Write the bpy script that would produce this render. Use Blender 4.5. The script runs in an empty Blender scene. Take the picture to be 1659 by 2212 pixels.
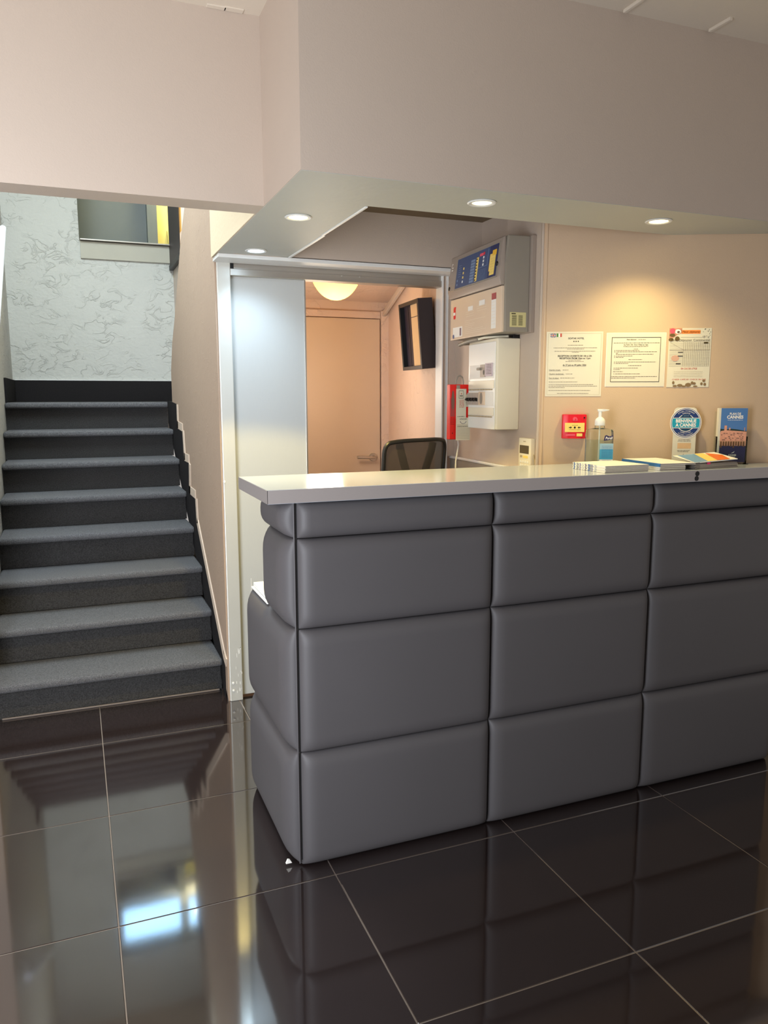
import bpy, bmesh, math, random
from mathutils import Vector, Matrix
random.seed(4)
C = bpy.context.scene.collection
SC = bpy.context.scene
R = math.radians
# ------------------------------------------------------------------ camera
cam_d = bpy.data.cameras.new('camera'); cam = bpy.data.objects.new('camera', cam_d); C.objects.link(cam)
yaw, pit, rol = R(21.783), R(8.5444), R(0.0825)
fw = Vector((math.sin(yaw)*math.cos(pit), math.cos(yaw)*math.cos(pit), -math.sin(pit)))
rt = Vector((math.cos(yaw), -math.sin(yaw), 0)); dn = fw.cross(rt)
r2 = rt*math.cos(rol) + dn*math.sin(rol); d2 = -rt*math.sin(rol) + dn*math.cos(rol)
M = Matrix((r2, -d2, -fw)).transposed().to_4x4(); M.translation = (0, 0, 1.38)
cam.matrix_world = M
cam_d.sensor_fit = 'HORIZONTAL'; cam_d.sensor_width = 36; cam_d.lens = 36*1663.69/1659
cam_d.clip_start = .05; cam_d.clip_end = 60
SC.camera = cam
# ------------------------------------------------------------------ world, light, exposure
w = bpy.data.worlds.new('world'); SC.world = w; w.use_nodes = True
bg = w.node_tree.nodes['Background']; bg.inputs[0].default_value = (1, .95, .90, 1); bg.inputs[1].default_value = 0.30
vs = SC.view_settings; vs.view_transform = 'Standard'; vs.look = 'None'; vs.gamma = 1; vs.use_curve_mapping = False
vs.exposure = 0.7
def area(name, loc, rot, sx, sy, power, col):
    l = bpy.data.lights.new(name, 'AREA'); l.shape = 'RECTANGLE'; l.size = sx; l.size_y = sy; l.energy = power; l.color = col
    o = bpy.data.objects.new(name, l); C.objects.link(o); o.location = loc; o.rotation_euler = rot; return l
# daylight through the glazed entrance (front left of the counter, outside the picture)
area('entrance_daylight', (-.92, .72, 1.0), (R(90), 0, R(-20)), 1.0, 1.8, 31, (.88, .93, 1)).spread = R(140)
# warm lamp of the upper corridor
area('corridor_lamp', (.92, 6.85, 3.5), (0, 0, 0), .2, .2, 7, (1, .9, .55))
# daylight from the upper stairwell
area('stairwell_daylight', (-.14, 3.9, 3.72), (R(8), R(-6), 0), .45, 1.6, 66, (.80, .94, 1))
# ------------------------------------------------------------------ materials
def lin(c):
    c /= 255
    return c/12.92 if c <= .04045 else ((c+.055)/1.055)**2.4
def rgb(*c): return (lin(c[0]), lin(c[1]), lin(c[2]), 1)
MATS = {}
def mat(name, col, rough=.6, metal=0, noise=0, nscale=8, bump=0, bscale=60, bdetail=6, bdist=0, stretch=None, spec=None, emit=None, trans=0, ior=1.45, sheen=0, coat=0):
    if name in MATS: return MATS[name]
    m = bpy.data.materials.new(name); m.use_nodes = True; nt = m.node_tree; b = nt.nodes['Principled BSDF']
    c = rgb(*col); b.inputs['Base Color'].default_value = c
    b.inputs['Roughness'].default_value = rough; b.inputs['Metallic'].default_value = metal
    if spec is not None: b.inputs['Specular IOR Level'].default_value = spec
    if emit: b.inputs['Emission Color'].default_value = (*emit[0], 1); b.inputs['Emission Strength'].default_value = emit[1]
    b.inputs['IOR'].default_value = ior
    if trans: b.inputs['Transmission Weight'].default_value = trans
    if sheen: b.inputs['Sheen Weight'].default_value = sheen
    if coat: b.inputs['Coat Weight'].default_value = coat; b.inputs['Coat Roughness'].default_value = .08
    tc = nt.nodes.new('ShaderNodeTexCoord'); mp = nt.nodes.new('ShaderNodeMapping')
    nt.links.new(tc.outputs['Object'], mp.inputs[0])
    if stretch: mp.inputs['Scale'].default_value = stretch
    n = nt.nodes.new('ShaderNodeTexNoise'); n.inputs['Scale'].default_value = nscale; n.inputs['Detail'].default_value = 5
    nt.links.new(mp.outputs[0], n.inputs[0])
    mx = nt.nodes.new('ShaderNodeMix'); mx.data_type = 'RGBA'
    k = noise or .03
    mx.inputs[6].default_value = tuple(x*(1-k) for x in c[:3])+(1,); mx.inputs[7].default_value = tuple(min(1, x*(1+k)) for x in c[:3])+(1,)
    nt.links.new(n.outputs[0], mx.inputs[0]); nt.links.new(mx.outputs[2], b.inputs['Base Color'])
    if bump:
        n2 = nt.nodes.new('ShaderNodeTexNoise'); n2.inputs['Scale'].default_value = bscale; n2.inputs['Detail'].default_value = bdetail
        n2.inputs['Distortion'].default_value = bdist
        nt.links.new(mp.outputs[0], n2.inputs[0])
        bp = nt.nodes.new('ShaderNodeBump'); bp.inputs['Strength'].default_value = bump; bp.inputs['Distance'].default_value = .01
        nt.links.new(n2.outputs[0], bp.inputs['Height']); nt.links.new(bp.outputs[0], b.inputs['Normal'])
    MATS[name] = m; return m
def plaster(name, col, scale, strength, dist, stretch=(1, 1, 1), lo=.46, hi=.62):
    """trowelled plaster: thin broken ridges in patches over a fine grain"""
    m = mat(name, col, .75, noise=.05, nscale=3); nt = m.node_tree; b = nt.nodes['Principled BSDF']
    tc = nt.nodes.new('ShaderNodeTexCoord'); mp = nt.nodes.new('ShaderNodeMapping'); mp.inputs['Scale'].default_value = stretch
    nt.links.new(tc.outputs['Object'], mp.inputs[0])
    def noise(sc, det, dis):
        n = nt.nodes.new('ShaderNodeTexNoise'); n.inputs['Scale'].default_value = sc; n.inputs['Detail'].default_value = det; n.inputs['Distortion'].default_value = dis
        nt.links.new(mp.outputs[0], n.inputs[0]); return n.outputs[0]
    cr = nt.nodes.new('ShaderNodeValToRGB'); e = cr.color_ramp.elements
    e[0].position = .47; e[0].color = (0, 0, 0, 1); e[1].position = .53; e[1].color = (0, 0, 0, 1)
    q = e.new(.505); q.color = (1, 1, 1, 1)
    nt.links.new(noise(scale, 8, .8), cr.inputs[0])
    mk = nt.nodes.new('ShaderNodeMapRange'); mk.inputs[1].default_value = lo; mk.inputs[2].default_value = hi
    nt.links.new(noise(scale*.55, 3, 0), mk.inputs[0])
    ma = nt.nodes.new('ShaderNodeMath'); ma.operation = 'MULTIPLY'; nt.links.new(cr.outputs[0], ma.inputs[0]); nt.links.new(mk.outputs[0], ma.inputs[1])
    ad = nt.nodes.new('ShaderNodeMath'); ad.operation = 'MULTIPLY_ADD'; ad.inputs[1].default_value = .55
    nt.links.new(noise(scale*4, 6, .3), ad.inputs[0]); nt.links.new(ma.outputs[0], ad.inputs[2])
    bp = nt.nodes.new('ShaderNodeBump'); bp.inputs['Strength'].default_value = strength; bp.inputs['Distance'].default_value = dist
    nt.links.new(ad.outputs[0], bp.inputs['Height']); nt.links.new(bp.outputs[0], b.inputs['Normal'])
    return m
def emission(name, col, s):
    if name in MATS: return MATS[name]
    m = bpy.data.materials.new(name); m.use_nodes = True; nt = m.node_tree; nt.nodes.clear()
    e = nt.nodes.new('ShaderNodeEmission'); e.inputs[0].default_value = (*col, 1); e.inputs[1].default_value = s
    o = nt.nodes.new('ShaderNodeOutputMaterial'); nt.links.new(e.outputs[0], o.inputs[0]); MATS[name] = m; return m
WALL = (196, 180, 166)
M_wall = mat('taupe_paint', WALL, .55, noise=.02, bump=.08, bscale=220)
M_wallr = mat('beige_paint', (205, 178, 150), .6, noise=.02, bump=.06, bscale=200)
M_under = mat('pale_gloss_paint', (186, 186, 178), .55, noise=.02, bump=.1, bscale=30)
M_ceil = mat('ceiling_paint', (222, 210, 194), .7, noise=.02, bump=.05, bscale=150)
M_pl_back = plaster('white_trowelled_plaster', (192, 192, 186), 9, .55, .012, (1, 1, 1.4))
M_pl_side = plaster('taupe_rough_plaster', (170, 147, 128), 22, .32, .006, (1, 1, .5))
M_pl_edge = plaster('cream_rough_plaster', (205, 186, 168), 14, .4, .006)
M_cream = mat('cream_paint', (222, 205, 176), .6, bump=.1, bscale=90)
M_white = mat('white_paint', (226, 226, 224), .4, bump=.05, bscale=120)
M_post = mat('pale_metal_frame', (214, 214, 208), .38, metal=.35, bump=.02)
M_panel = mat('brushed_aluminium_panel', (192, 194, 192), .5, metal=.12, noise=.03, nscale=40, stretch=(30, 1, 1))
M_alu = mat('aluminium', (190, 185, 178), .35, metal=.85)
M_steel = mat('brushed_steel', (200, 198, 192), .28, metal=1)
M_tile = mat('polished_dark_tile', (42, 33, 32), .06, noise=.18, nscale=5, spec=1.0, bump=.004, bscale=14, coat=.5, ior=1.7)
M_grout = mat('pale_grout', (128, 118, 112), .8)
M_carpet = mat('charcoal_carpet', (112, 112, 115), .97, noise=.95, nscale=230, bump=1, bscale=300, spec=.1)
M_carpet_shade = mat('shaded_riser_carpet', (76, 75, 75), .97, noise=.95, nscale=230, bump=1, bscale=300, spec=.1)  # tread carpet again, with the shade of the risers put into its colour
M_skirt = mat('dark_carpet_skirting', (40, 38, 39), .95, noise=.4, nscale=200, bump=.4, bscale=400, spec=.1)
M_leather = mat('grey_leatherette', (87, 84, 86), .5, noise=.06, nscale=3, bump=.06, bscale=900, spec=.45)
M_seam = mat('black_seam', (22, 21, 22), .6)
M_core = mat('dark_carcass', (38, 36, 37), .7)
M_top = mat('silver_laminate', (184, 192, 204), .13, metal=0, spec=.8, noise=.04, nscale=60, stretch=(1, 12, 12), bump=.015, bscale=200)
M_edge = mat('silver_edge_laminate', (172, 164, 162), .34, metal=.4, noise=.04, nscale=80, stretch=(1, 10, 10))
M_black = mat('black_plastic', (20, 20, 22), .45)
M_dark = mat('dark_wood_brown', (52, 43, 44), .5, noise=.1, stretch=(1, 1, .1))
M_door = mat('tan_door_paint', (206, 182, 158), .5, noise=.02)
M_backpl = plaster('pink_beige_plaster', (216, 190, 172), 9, .45, .008)
M_greyp = mat('grey_enamel_steel', (150, 143, 132), .45, noise=.02)
M_greypl = mat('grey_plastic_cover', (160, 147, 137), .38)
M_creamp = mat('cream_enamel_cover', (222, 200, 176), .4)
M_whitep = mat('white_plastic', (236, 228, 206), .42)
M_whitep2 = mat('bright_white_plastic', (240, 240, 236), .35)
M_blue = mat('blue_membrane', (64, 82, 124), .4)
M_blued = mat('dark_blue_membrane', (44, 52, 96), .4)
M_bluel = mat('pale_blue_label', (120, 142, 176), .5)
M_red = mat('red_plastic', (226, 22, 44), .35)
M_redf = mat('red_card', (232, 36, 30), .45)
M_pink = mat('pink_label', (232, 90, 110), .5)
M_yellow = mat('yellow_label', (246, 216, 120), .6)
M_amber = mat('amber_label', (240, 190, 60), .5)
M_orange = mat('orange_print', (246, 140, 60), .55)
M_paper = mat('cream_paper', (222, 216, 198), .7)
M_paper2 = mat('white_paper', (246, 243, 236), .65)
M_ink = mat('brown_black_ink', (48, 36, 26), .8)
M_inkm = mat('mid_brown_ink', (104, 86, 64), .8)
M_inkl = mat('faint_ink', (176, 160, 130), .8)
M_inkr = mat('red_ink', (196, 84, 72), .8)
M_navy = mat('navy_print', (30, 58, 118), .5)
M_navyd = mat('deep_violet_print', (52, 46, 92), .45)
M_teal = mat('teal_print', (30, 158, 186), .5)
M_teald = mat('dark_teal_print', (12, 62, 96), .5)
M_sky = mat('photo_sky_blue', (78, 124, 184), .4)
M_town = mat('photo_town_pink', (222, 160, 134), .45, noise=.25, nscale=140)
M_townd = mat('photo_town_shadow', (96, 74, 66), .5)
M_trees = mat('photo_dark_trees', (40, 58, 52), .5)
M_green = mat('green_print', (66, 130, 60), .6)
M_lens = mat('dark_hole', (8, 8, 9), .5)
M_mesh = mat('grey_mesh_fabric', (58, 52, 48), .8, noise=.2, nscale=400, bump=.4, bscale=900)
M_chairf = mat('black_chair_frame', (34, 32, 32), .4)
M_corr = mat('blue_grey_corridor_paint', (128, 134, 136), .6)
M_yell = mat('yellow_corridor_paint', (238, 226, 150), .6)
M_mirror = mat('mirror_glass', (228, 226, 220), .03, metal=1)
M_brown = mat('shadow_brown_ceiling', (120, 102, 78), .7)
M_gold = mat('orange_trim', (226, 160, 70), .4)
# ------------------------------------------------------------------ mesh helpers
class MB:
    def __init__(s): s.b = bmesh.new()
    def _bev(s, vs, bev, seg=2):
        if bev:
            es = {e for v in vs for e in v.link_edges}
            bmesh.ops.bevel(s.b, geom=list(es), offset=bev, segments=seg, affect='EDGES', profile=.5, clamp_overlap=True)
    def box(s, x0, x1, y0, y1, z0, z1, bev=0, seg=2, m=None):
        vs = [s.b.verts.new((x, y, z)) for x in (x0, x1) for y in (y0, y1) for z in (z0, z1)]
        for q in ((0, 1, 3, 2), (4, 6, 7, 5), (0, 4, 5, 1), (2, 3, 7, 6), (0, 2, 6, 4), (1, 5, 7, 3)): s.b.faces.new([vs[i] for i in q])
        if m is not None: bmesh.ops.transform(s.b, matrix=m, verts=vs)
        s._bev(vs, bev, seg); return s
    def prism(s, pts, a0, a1, axis='z', bev=0, seg=2):
        """polygon pts swept along an axis. z: pts=(x,y); y: pts=(x,z); x: pts=(y,z)"""
        def P(p, a): return {'z': (p[0], p[1], a), 'y': (p[0], a, p[1]), 'x': (a, p[0], p[1])}[axis]
        lo = [s.b.verts.new(P(p, a0)) for p in pts]; hi = [s.b.verts.new(P(p, a1)) for p in pts]
        n = len(pts); s.b.faces.new(lo); s.b.faces.new(hi[::-1])
        for i in range(n): s.b.faces.new([lo[i], hi[i], hi[(i+1) % n], lo[(i+1) % n]])
        s._bev(lo+hi, bev, seg); return s
    def poly(s, pts):
        s.b.faces.new([s.b.verts.new(p) for p in pts]); return s
    def rect(s, x0, x1, z0, z1, y): return s.poly([(x0, y, z0), (x1, y, z0), (x1, y, z1), (x0, y, z1)])
    def disc(s, cx, cz, rx, y, rz=None, n=24, a0=0, a1=360):
        rz = rz or rx
        full = a1-a0 >= 360
        pts = [(cx+rx*math.cos(R(a0+(a1-a0)*i/(n if full else n-1))), y, cz+rz*math.sin(R(a0+(a1-a0)*i/(n if full else n-1)))) for i in range(n)]
        return s.poly(pts)
    def ring(s, cx, cz, r, wd, y, n=40, a0=0, a1=360, rz=None):
        k = (rz or r)/r
        for i in range(n):
            t0, t1 = R(a0+(a1-a0)*i/n), R(a0+(a1-a0)*(i+1)/n)
            s.poly([(cx+q*math.cos(t), y, cz+k*q*math.sin(t)) for q, t in ((r, t0), (r+wd, t0), (r+wd, t1), (r, t1))])
        return s
    def lathe(s, prof, n=24, cx=0, cy=0, m=None):
        """prof = [(r,z)...] about the z axis"""
        rows = []
        allv = []
        for r, z in prof:
            if r < 1e-6: row = [s.b.verts.new((cx, cy, z))]
            else: row = [s.b.verts.new((cx+r*math.cos(2*math.pi*i/n), cy+r*math.sin(2*math.pi*i/n), z)) for i in range(n)]
            rows.append(row); allv += row
        for a, b in zip(rows, rows[1:]):
            for i in range(n):
                j = (i+1) % n
                f = [a[i % len(a)], a[j % len(a)], b[j % len(b)], b[i % len(b)]]
                u = []
                for v in f:
                    if v not in u: u.append(v)
                if len(u) > 2: s.b.faces.new(u)
        if m is not None: bmesh.ops.transform(s.b, matrix=m, verts=allv)
        return s
    def tube(s, pts, r, n=8, closed=False):
        pts = [Vector(p) for p in pts]; rows = []; N = len(pts)
        up = Vector((0, 0, 1)); prev = None
        for i, p in enumerate(pts):
            a = pts[(i-1) % N] if closed or i else p; b = pts[(i+1) % N] if closed or i < N-1 else p
            t = (b-a).normalized()
            if prev is None: u = t.cross(up) if abs(t.dot(up)) < .95 else t.cross(Vector((1, 0, 0)))
            else: u = prev - t*prev.dot(t)
            u.normalize(); prev = u; v = t.cross(u)
            rr = r[i] if isinstance(r, (list, tuple)) else r
            rows.append([s.b.verts.new(p+u*rr*math.cos(2*math.pi*k/n)+v*rr*math.sin(2*math.pi*k/n)) for k in range(n)])
        for i in range(N if closed else N-1):
            a, b = rows[i], rows[(i+1) % N]
            for k in range(n): s.b.faces.new([a[k], a[(k+1) % n], b[(k+1) % n], b[k]])
        if not closed: s.b.faces.new(rows[0][::-1]); s.b.faces.new(rows[-1])
        return s
    def pillow(s, x0, x1, z0, z1, B, r, y0=0, n=14):
        """upholstered panel bulging towards -y by B, rounded over r at its edges"""
        def f(t, L):
            d = min(t, L-t); 
            if d >= r: return 1
            return math.sqrt(max(0, 1-(1-d/r)**2))**.9
        def ticks(L):
            e = [r*(1-math.cos(math.pi/2*i/6)) for i in range(7)]
            k = [L*i/8 for i in range(1, 8) if r < L*i/8 < L-r]
            return sorted(set([round(v, 5) for v in e+k+[L-v for v in e]]))
        X, Z = ticks(x1-x0), ticks(z1-z0)
        g = [[s.b.verts.new((x0+x, y0-B*f(x, x1-x0)*f(z, z1-z0), z0+z)) for z in Z] for x in X]
        for i in range(len(X)-1):
            for j in range(len(Z)-1): s.b.faces.new([g[i][j], g[i+1][j], g[i+1][j+1], g[i][j+1]])
        per = [g[i][0] for i in range(len(X))]+[g[-1][j] for j in range(1, len(Z))]+[g[i][-1] for i in range(len(X)-2, -1, -1)]+[g[0][j] for j in range(len(Z)-2, 0, -1)]
        bk = [s.b.verts.new((v.co.x, y0+.022, v.co.z)) for v in per]
        for i in range(len(per)): j = (i+1) % len(per); s.b.faces.new([per[j], per[i], bk[i], bk[j]])
        s.b.faces.new(bk)
        return s
    def sub(s, m):
        bmesh.ops.transform(s.b, matrix=m, verts=s.b.verts[:]); return s
    def build(s, name, m, parent=None, smooth=False, recalc=True):
        if recalc: bmesh.ops.recalc_face_normals(s.b, faces=s.b.faces[:])
        me = bpy.data.meshes.new(name); s.b.to_mesh(me); s.b.free()
        me.materials.append(m)
        if smooth:
            for p in me.polygons: p.use_smooth = True
            me.set_sharp_from_angle(angle=R(38 if smooth is True else smooth))
        o = bpy.data.objects.new(name, me); C.objects.link(o)
        if parent: o.parent = parent
        return o
def thing(name, label, cat, loc=(0, 0, 0), rz=0, group=None):
    o = bpy.data.objects.new(name, None); C.objects.link(o); o.empty_display_size = .05
    o.location = loc; o.rotation_euler = (0, 0, rz); o['label'] = label; o['category'] = cat
    if group: o['group'] = group
    return o
def tag(o, label, cat, group=None):
    o['label'] = label; o['category'] = cat
    if group: o['group'] = group
    return o
def struct(o): o['kind'] = 'structure'; return o
def stuff(o): o['kind'] = 'stuff'; return o
def sempty(name):
    o = bpy.data.objects.new(name, None); C.objects.link(o); o['kind'] = 'structure'; o.empty_display_size = .05; return o
def text(name, body, size, x, z, y, m, parent, align='CENTER', shear=0, bold=0, fit=None, rot=0):
    cu = bpy.data.curves.new('t', 'FONT'); cu.body = body; cu.size = size; cu.align_x = align; cu.align_y = 'CENTER'; cu.shear = shear
    cu.offset = bold; cu.resolution_u = 3
    o = bpy.data.objects.new('t', cu); C.objects.link(o)
    dg = bpy.context.evaluated_depsgraph_get(); me = bpy.data.meshes.new_from_object(o.evaluated_get(dg))
    bpy.data.objects.remove(o)
    if fit and me.vertices:
        xs = [v.co.x for v in me.vertices]; k = fit/(max(xs)-min(xs))
        for v in me.vertices: v.co.x *= k
    cs, sn = math.cos(rot), math.sin(rot)
    for v in me.vertices:
        a, b_ = v.co.x*cs-v.co.y*sn, v.co.x*sn+v.co.y*cs
        v.co = (x+a, y, z+b_)
    me.materials.clear(); me.materials.append(m); me.name = name
    q = bpy.data.objects.new(name, me); C.objects.link(q); q.parent = parent; return q
def arc_text(name, body, size, cx, cz, r, y, m, parent, mid=90, top=True, step=None):
    """lettering bent round a circle, joined into one mesh"""
    b = bmesh.new(); step = step or size*.72/r
    for i, ch in enumerate(body):
        k = (i-(len(body)-1)/2)*step
        a = R(mid)-k if top else R(mid)+k
        if ch == ' ': continue
        q = text('t', ch, size, 0, 0, 0, m, None, rot=(a-math.pi/2) if top else (a+math.pi/2))
        me = q.data
        for v in me.vertices: v.co = (v.co.x+cx+r*math.cos(a), y, v.co.z+cz+r*math.sin(a))
        b.from_mesh(me); bpy.data.objects.remove(q)
    me = bpy.data.meshes.new(name); b.to_mesh(me); b.free(); me.materials.append(m)
    o = bpy.data.objects.new(name, me); C.objects.link(o); o.parent = parent; return o
def fine(mb, x0, x1, z, h, y, seed=0, gap=.25):
    """one line of print too small to read: word-like dashes"""
    rd = random.Random(seed+int(z*1e4)); x = x0
    while x < x1-h*.5:
        wl = min(h*rd.uniform(1.2, 5), x1-x); mb.rect(x, x+wl, z-h*.36, z+h*.36, y); x += wl+h*(gap+.45)
    return mb

# ================================================================== STRUCTURE
W0, WS = (1.655, 2.48), -.47            # papers wall: plan line
def wy(x): return W0[1]+WS*(x-W0[0])
AW = math.atan2(WS, 1)
ux, uy = math.cos(AW), math.sin(AW)
# ---- floor, 60 cm tiles
b = MB(); b.prism([(-1.3, -2.4), (3.4, -2.4), (3.4, 2.05), (1.72, 2.6), (1.9, 4.75), (.55, 4.75), (.55, 3.6), (-1.3, 3.6)], -.08, -.0015)
floor = struct(b.build('floor', M_grout))
def tiles():
    meshes = {}
    for i in range(-3, 6):
        for j in range(-7, 7):
            x0, x1 = .034+.6*i, .034+.6*(i+1); y0, y1 = 1.388+.583*j, 1.388+.583*(j+1)
            for (ax, bx, ay, by) in ((-1.28, 3.38, -2.38, 3.545), (.62, 1.88, 3.545, 4.6)):
                X0, X1, Y0, Y1 = max(x0, ax), min(x1, bx), max(y0, ay), min(y1, by)
                if X1-X0 < .02 or Y1-Y0 < .02: continue
                if Y0 > 1.9 and X0 > 2.45: continue
                k = (round(X1-X0, 3), round(Y1-Y0, 3))
                if k not in meshes:
                    g = .0016
                    q = MB().box(g, k[0]-g, g, k[1]-g, -.006, 0, .0012, 1).build('tile', M_tile, floor); meshes[k] = q.data
                else:
                    q = bpy.data.objects.new('tile', meshes[k]); C.objects.link(q); q.parent = floor
                q.location = (X0, Y0, 0)
tiles()
# ---- ceilings
ceil = MB().box(-1.3, 3.4, -2.4, 2.55, 2.49, 2.55).build('ceiling', M_ceil); struct(ceil)
for k, (x, y0, y1) in enumerate(((1.556, .9, 2.0), (1.877, 1.915, 2.0))):
    MB().box(x-.006, x+.006, y0, y1, 2.482, 2.492, .002).build('batten', M_ceil, ceil)
for k in range(2): MB().box(.42+.05*k, .475+.05*k, 2.405-.004*k, 2.424, 2.487, 2.491, .001).build('plaster_patch', M_ceil, ceil)
# ---- left header wall above the stairs
struct(MB().box(-1.3, .575, 2.425, 2.535, 1.955, 2.6).build('wall_header', M_wall))
# ---- dropped soffit: front strip, left strip, with white edge trims
sof = MB().prism([(.575, 2.01), (2.668, 2.01), (2.12, 2.26), (2.09, 2.305), (.867, 2.305), (.867, 3.245), (.575, 3.245)], 1.955, 2.6).build('soffit', M_wall)
struct(sof)
s2 = MB().prism([(.577, 2.012), (2.66, 2.012), (2.12, 2.257), (2.08, 2.304), (.866, 2.304), (.866, 3.244), (.577, 3.244)], 1.9535, 1.956).build('soffit_underside', M_under, sof)
MB().box(.862, .872, 2.31, 2.76, 1.950, 1.966, .002).build('edge_trim', M_white, sof)
MB().box(.866, .878, 2.76, 3.24, 1.950, 1.966, .002).build('edge_trim', M_white, sof)
# ---- nook: lintel above the sliding door, ceiling, alarm wall, papers wall
struct(MB().box(.867, 1.80, 3.25, 3.36, 1.957, 2.17).build('wall_lintel', M_wall))
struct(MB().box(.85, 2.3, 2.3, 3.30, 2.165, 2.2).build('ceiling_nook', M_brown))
struct(MB().prism([(1.655, 2.48), (1.72, 3.40), (1.80, 3.40), (1.80, 2.55)], 0, 1.975).build('wall_right', M_wall))
struct(MB().prism([(1.655, 2.48), (1.682, 2.85), (1.80, 2.85), (1.80, 2.55)], 1.975, 2.2).build('wall_right_chase', M_wall))
struct(MB().box(1.785, 1.83, 2.85, 3.40, 1.96, 2.2).build('wall_right_recess', M_wall))
struct(MB().prism([(1.624, wy(1.624)), (3.35, wy(3.35)), (3.40, wy(3.35)+.1), (1.80, 2.56), (1.66, 2.535), (1.637, 2.512)], 0, 2.5).build('wall_back', M_wallr))
A_al = R(-94.04)
tr = struct(MB().box(-.006, .002, -.002, .02, 1.0, 2.2, .001).build('trim_1', M_wall)); tr.location = (1.624, wy(1.624), 0); tr.rotation_euler = (0, 0, AW)
tr2 = struct(MB().box(-.026, -.018, -.003, .004, 1.0, 2.2, .001).build('trim_2', M_wallr)); tr2.location = (1.655, 2.48, 0); tr2.rotation_euler = (0, 0, AW)
# dado on the alarm wall: grey board with a white cap
da = sempty('trim_3'); da.location = (1.655, 2.48, 0); da.rotation_euler = (0, 0, A_al)
MB().box(-.92, -.02, -.012, 0, .02, 1.08, .002).build('dado_board', M_greyp, da)
MB().box(-.92, -.02, -.018, 0, 1.08, 1.092, .003).build('dado_cap', M_white, da)
# skirting on the papers wall, right of the counter
bb = struct(MB().box(.86, 1.8, -.012, 0, 0, .09, .003).build('baseboard_back', M_cream)); bb.location = (1.655, 2.48, 0); bb.rotation_euler = (0, 0, AW)
# ---- side walls of the lobby that the picture does not show (they close the room)
struct(MB().box(-1.12, -1.06, .3, 3.6, 2.05, 2.6).build('wall_left', M_wall))
struct(MB().box(-1.12, -1.06, 1.55, 3.6, 0, 2.05).build('wall_left_pier', M_wall))
struct(MB().box(-1.12, -1.06, -2.4, .3, 0, 2.6).build('wall_left_near', M_wall))
struct(MB().box(-1.3, -.394, 3.53, 3.60, 0, 2.6).build('wall_stair_front', M_wall))

# ---- staircase
st = thing('staircase', 'charcoal carpeted staircase rising beside the sliding door', 'stairs')
RZ, TD = .1681, .257
for k in range(8):
    y = 3.545+TD*k; z = RZ*(k+1)
    depth = TD+.045 if k < 7 else .05
    MB().box(-.39, .583, y, y+.03, RZ*k, z-.034).build('riser', M_carpet_shade, st)
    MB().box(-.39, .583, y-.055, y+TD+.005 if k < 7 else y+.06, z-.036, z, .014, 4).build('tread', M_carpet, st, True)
MB().box(-.39, .755, 5.40, 6.195, RZ*8-.04, RZ*8).build('landing', M_carpet_shade, st)
MB().prism([(3.60, 0), (6.19, 0), (6.19, 1.15), (5.41, 1.15)], -.39, .583, 'x').build('carcass', M_core, st)
MB().tube([(-.36, 3.538, .004), (.1, 3.537, .004), (.57, 3.536, .004)], .004, 6).build('glue_line', M_grout, st)
# stair right wall, plastered, with its far edge running up the next flight
wr = MB().prism([(3.385, 0), (5.08, 1.2), (5.08, 1.345), (5.075, 1.54), (4.954, 1.707), (4.795, 1.831), (4.40, 2.207), (4.213, 2.333), (3.9, 2.6), (3.385, 2.6)], .585, .64, 'x').build('wall_stair_right', M_pl_side)
struct(wr)
struct(MB().box(.5725, .64, 2.536, 3.384, 1.957, 2.6).build('wall_stair_upper', M_cream))
zz = [(5.29, 1.35), (5.08, 1.347), (4.828, 1.334), (4.83, 1.19), (4.60, 1.18), (4.57, 1.013), (4.376, 1.015), (4.406, .84), (4.176, .839), (4.159, .708), (3.46, .185), (3.40, .16), (3.40, .02)]
MB().prism([(3.44, .0), (5.29, 1.21)]+zz[:-2]+[(3.44, .17)], .5785, .5845, 'x').build('skirting', M_skirt, st)
# pale plaster edge that follows the skirting
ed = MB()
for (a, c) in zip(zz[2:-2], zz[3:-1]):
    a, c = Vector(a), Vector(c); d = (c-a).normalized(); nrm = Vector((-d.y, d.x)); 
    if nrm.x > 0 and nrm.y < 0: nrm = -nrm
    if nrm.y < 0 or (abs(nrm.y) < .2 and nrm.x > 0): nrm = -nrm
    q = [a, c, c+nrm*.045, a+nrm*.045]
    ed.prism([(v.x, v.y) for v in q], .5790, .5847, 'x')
ed.build('plaster_edge', M_pl_edge, st)
# stair left wall, back wall with opening, upper corridor
struct(MB().box(-.46, -.392, 3.60, 6.25, 0, 3.8).build('wall_stair_left', M_pl_back))
bw = sempty('wall_stair_back')
MB().prism([(-.45, 1.0), (.76, 1.0), (.76, 2.495), (.108, 2.495), (.108, 3.25), (.79, 3.25), (.79, 3.8), (-.45, 3.8)], 6.2, 6.3, 'y').build('plaster_face', M_pl_back, bw)
MB().box(-.39, .76, 6.185, 6.199, RZ*8, 1.498, .002).build('dark_skirting', M_skirt, st)
MB().box(-.3915, -.378, 5.38, 6.184, RZ*8, 1.498, .002).build('dark_skirting', M_skirt, st)
MB().box(-.378, .76, 6.182, 6.199, 1.498, 1.503).build('skirting_cap', M_white, st)
MB().box(.112, .757, 6.155, 6.3, 2.497, 2.506, .002).build('ledge', M_alu, bw)
MB().box(.112, .757, 6.185, 6.2, 2.372, 2.494, .002).build('ledge_shadow_band', mat('ledge_shade_drab', (176, 172, 158), .6), bw)  # cast shadow of the ledge, put in as a darker band
co = sempty('wall_corridor')
MB().box(-.2, .66, 7.05, 7.1, 2.4, 3.30).build('back_face', M_corr, co)
MB().box(.0, 1.2, 6.3, 7.1, 2.42, 2.494).build('corridor_floor', M_corr, co)
MB().box(.0, .1, 6.3, 7.1, 2.45, 3.9).build('left_face', M_corr, co)
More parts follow.
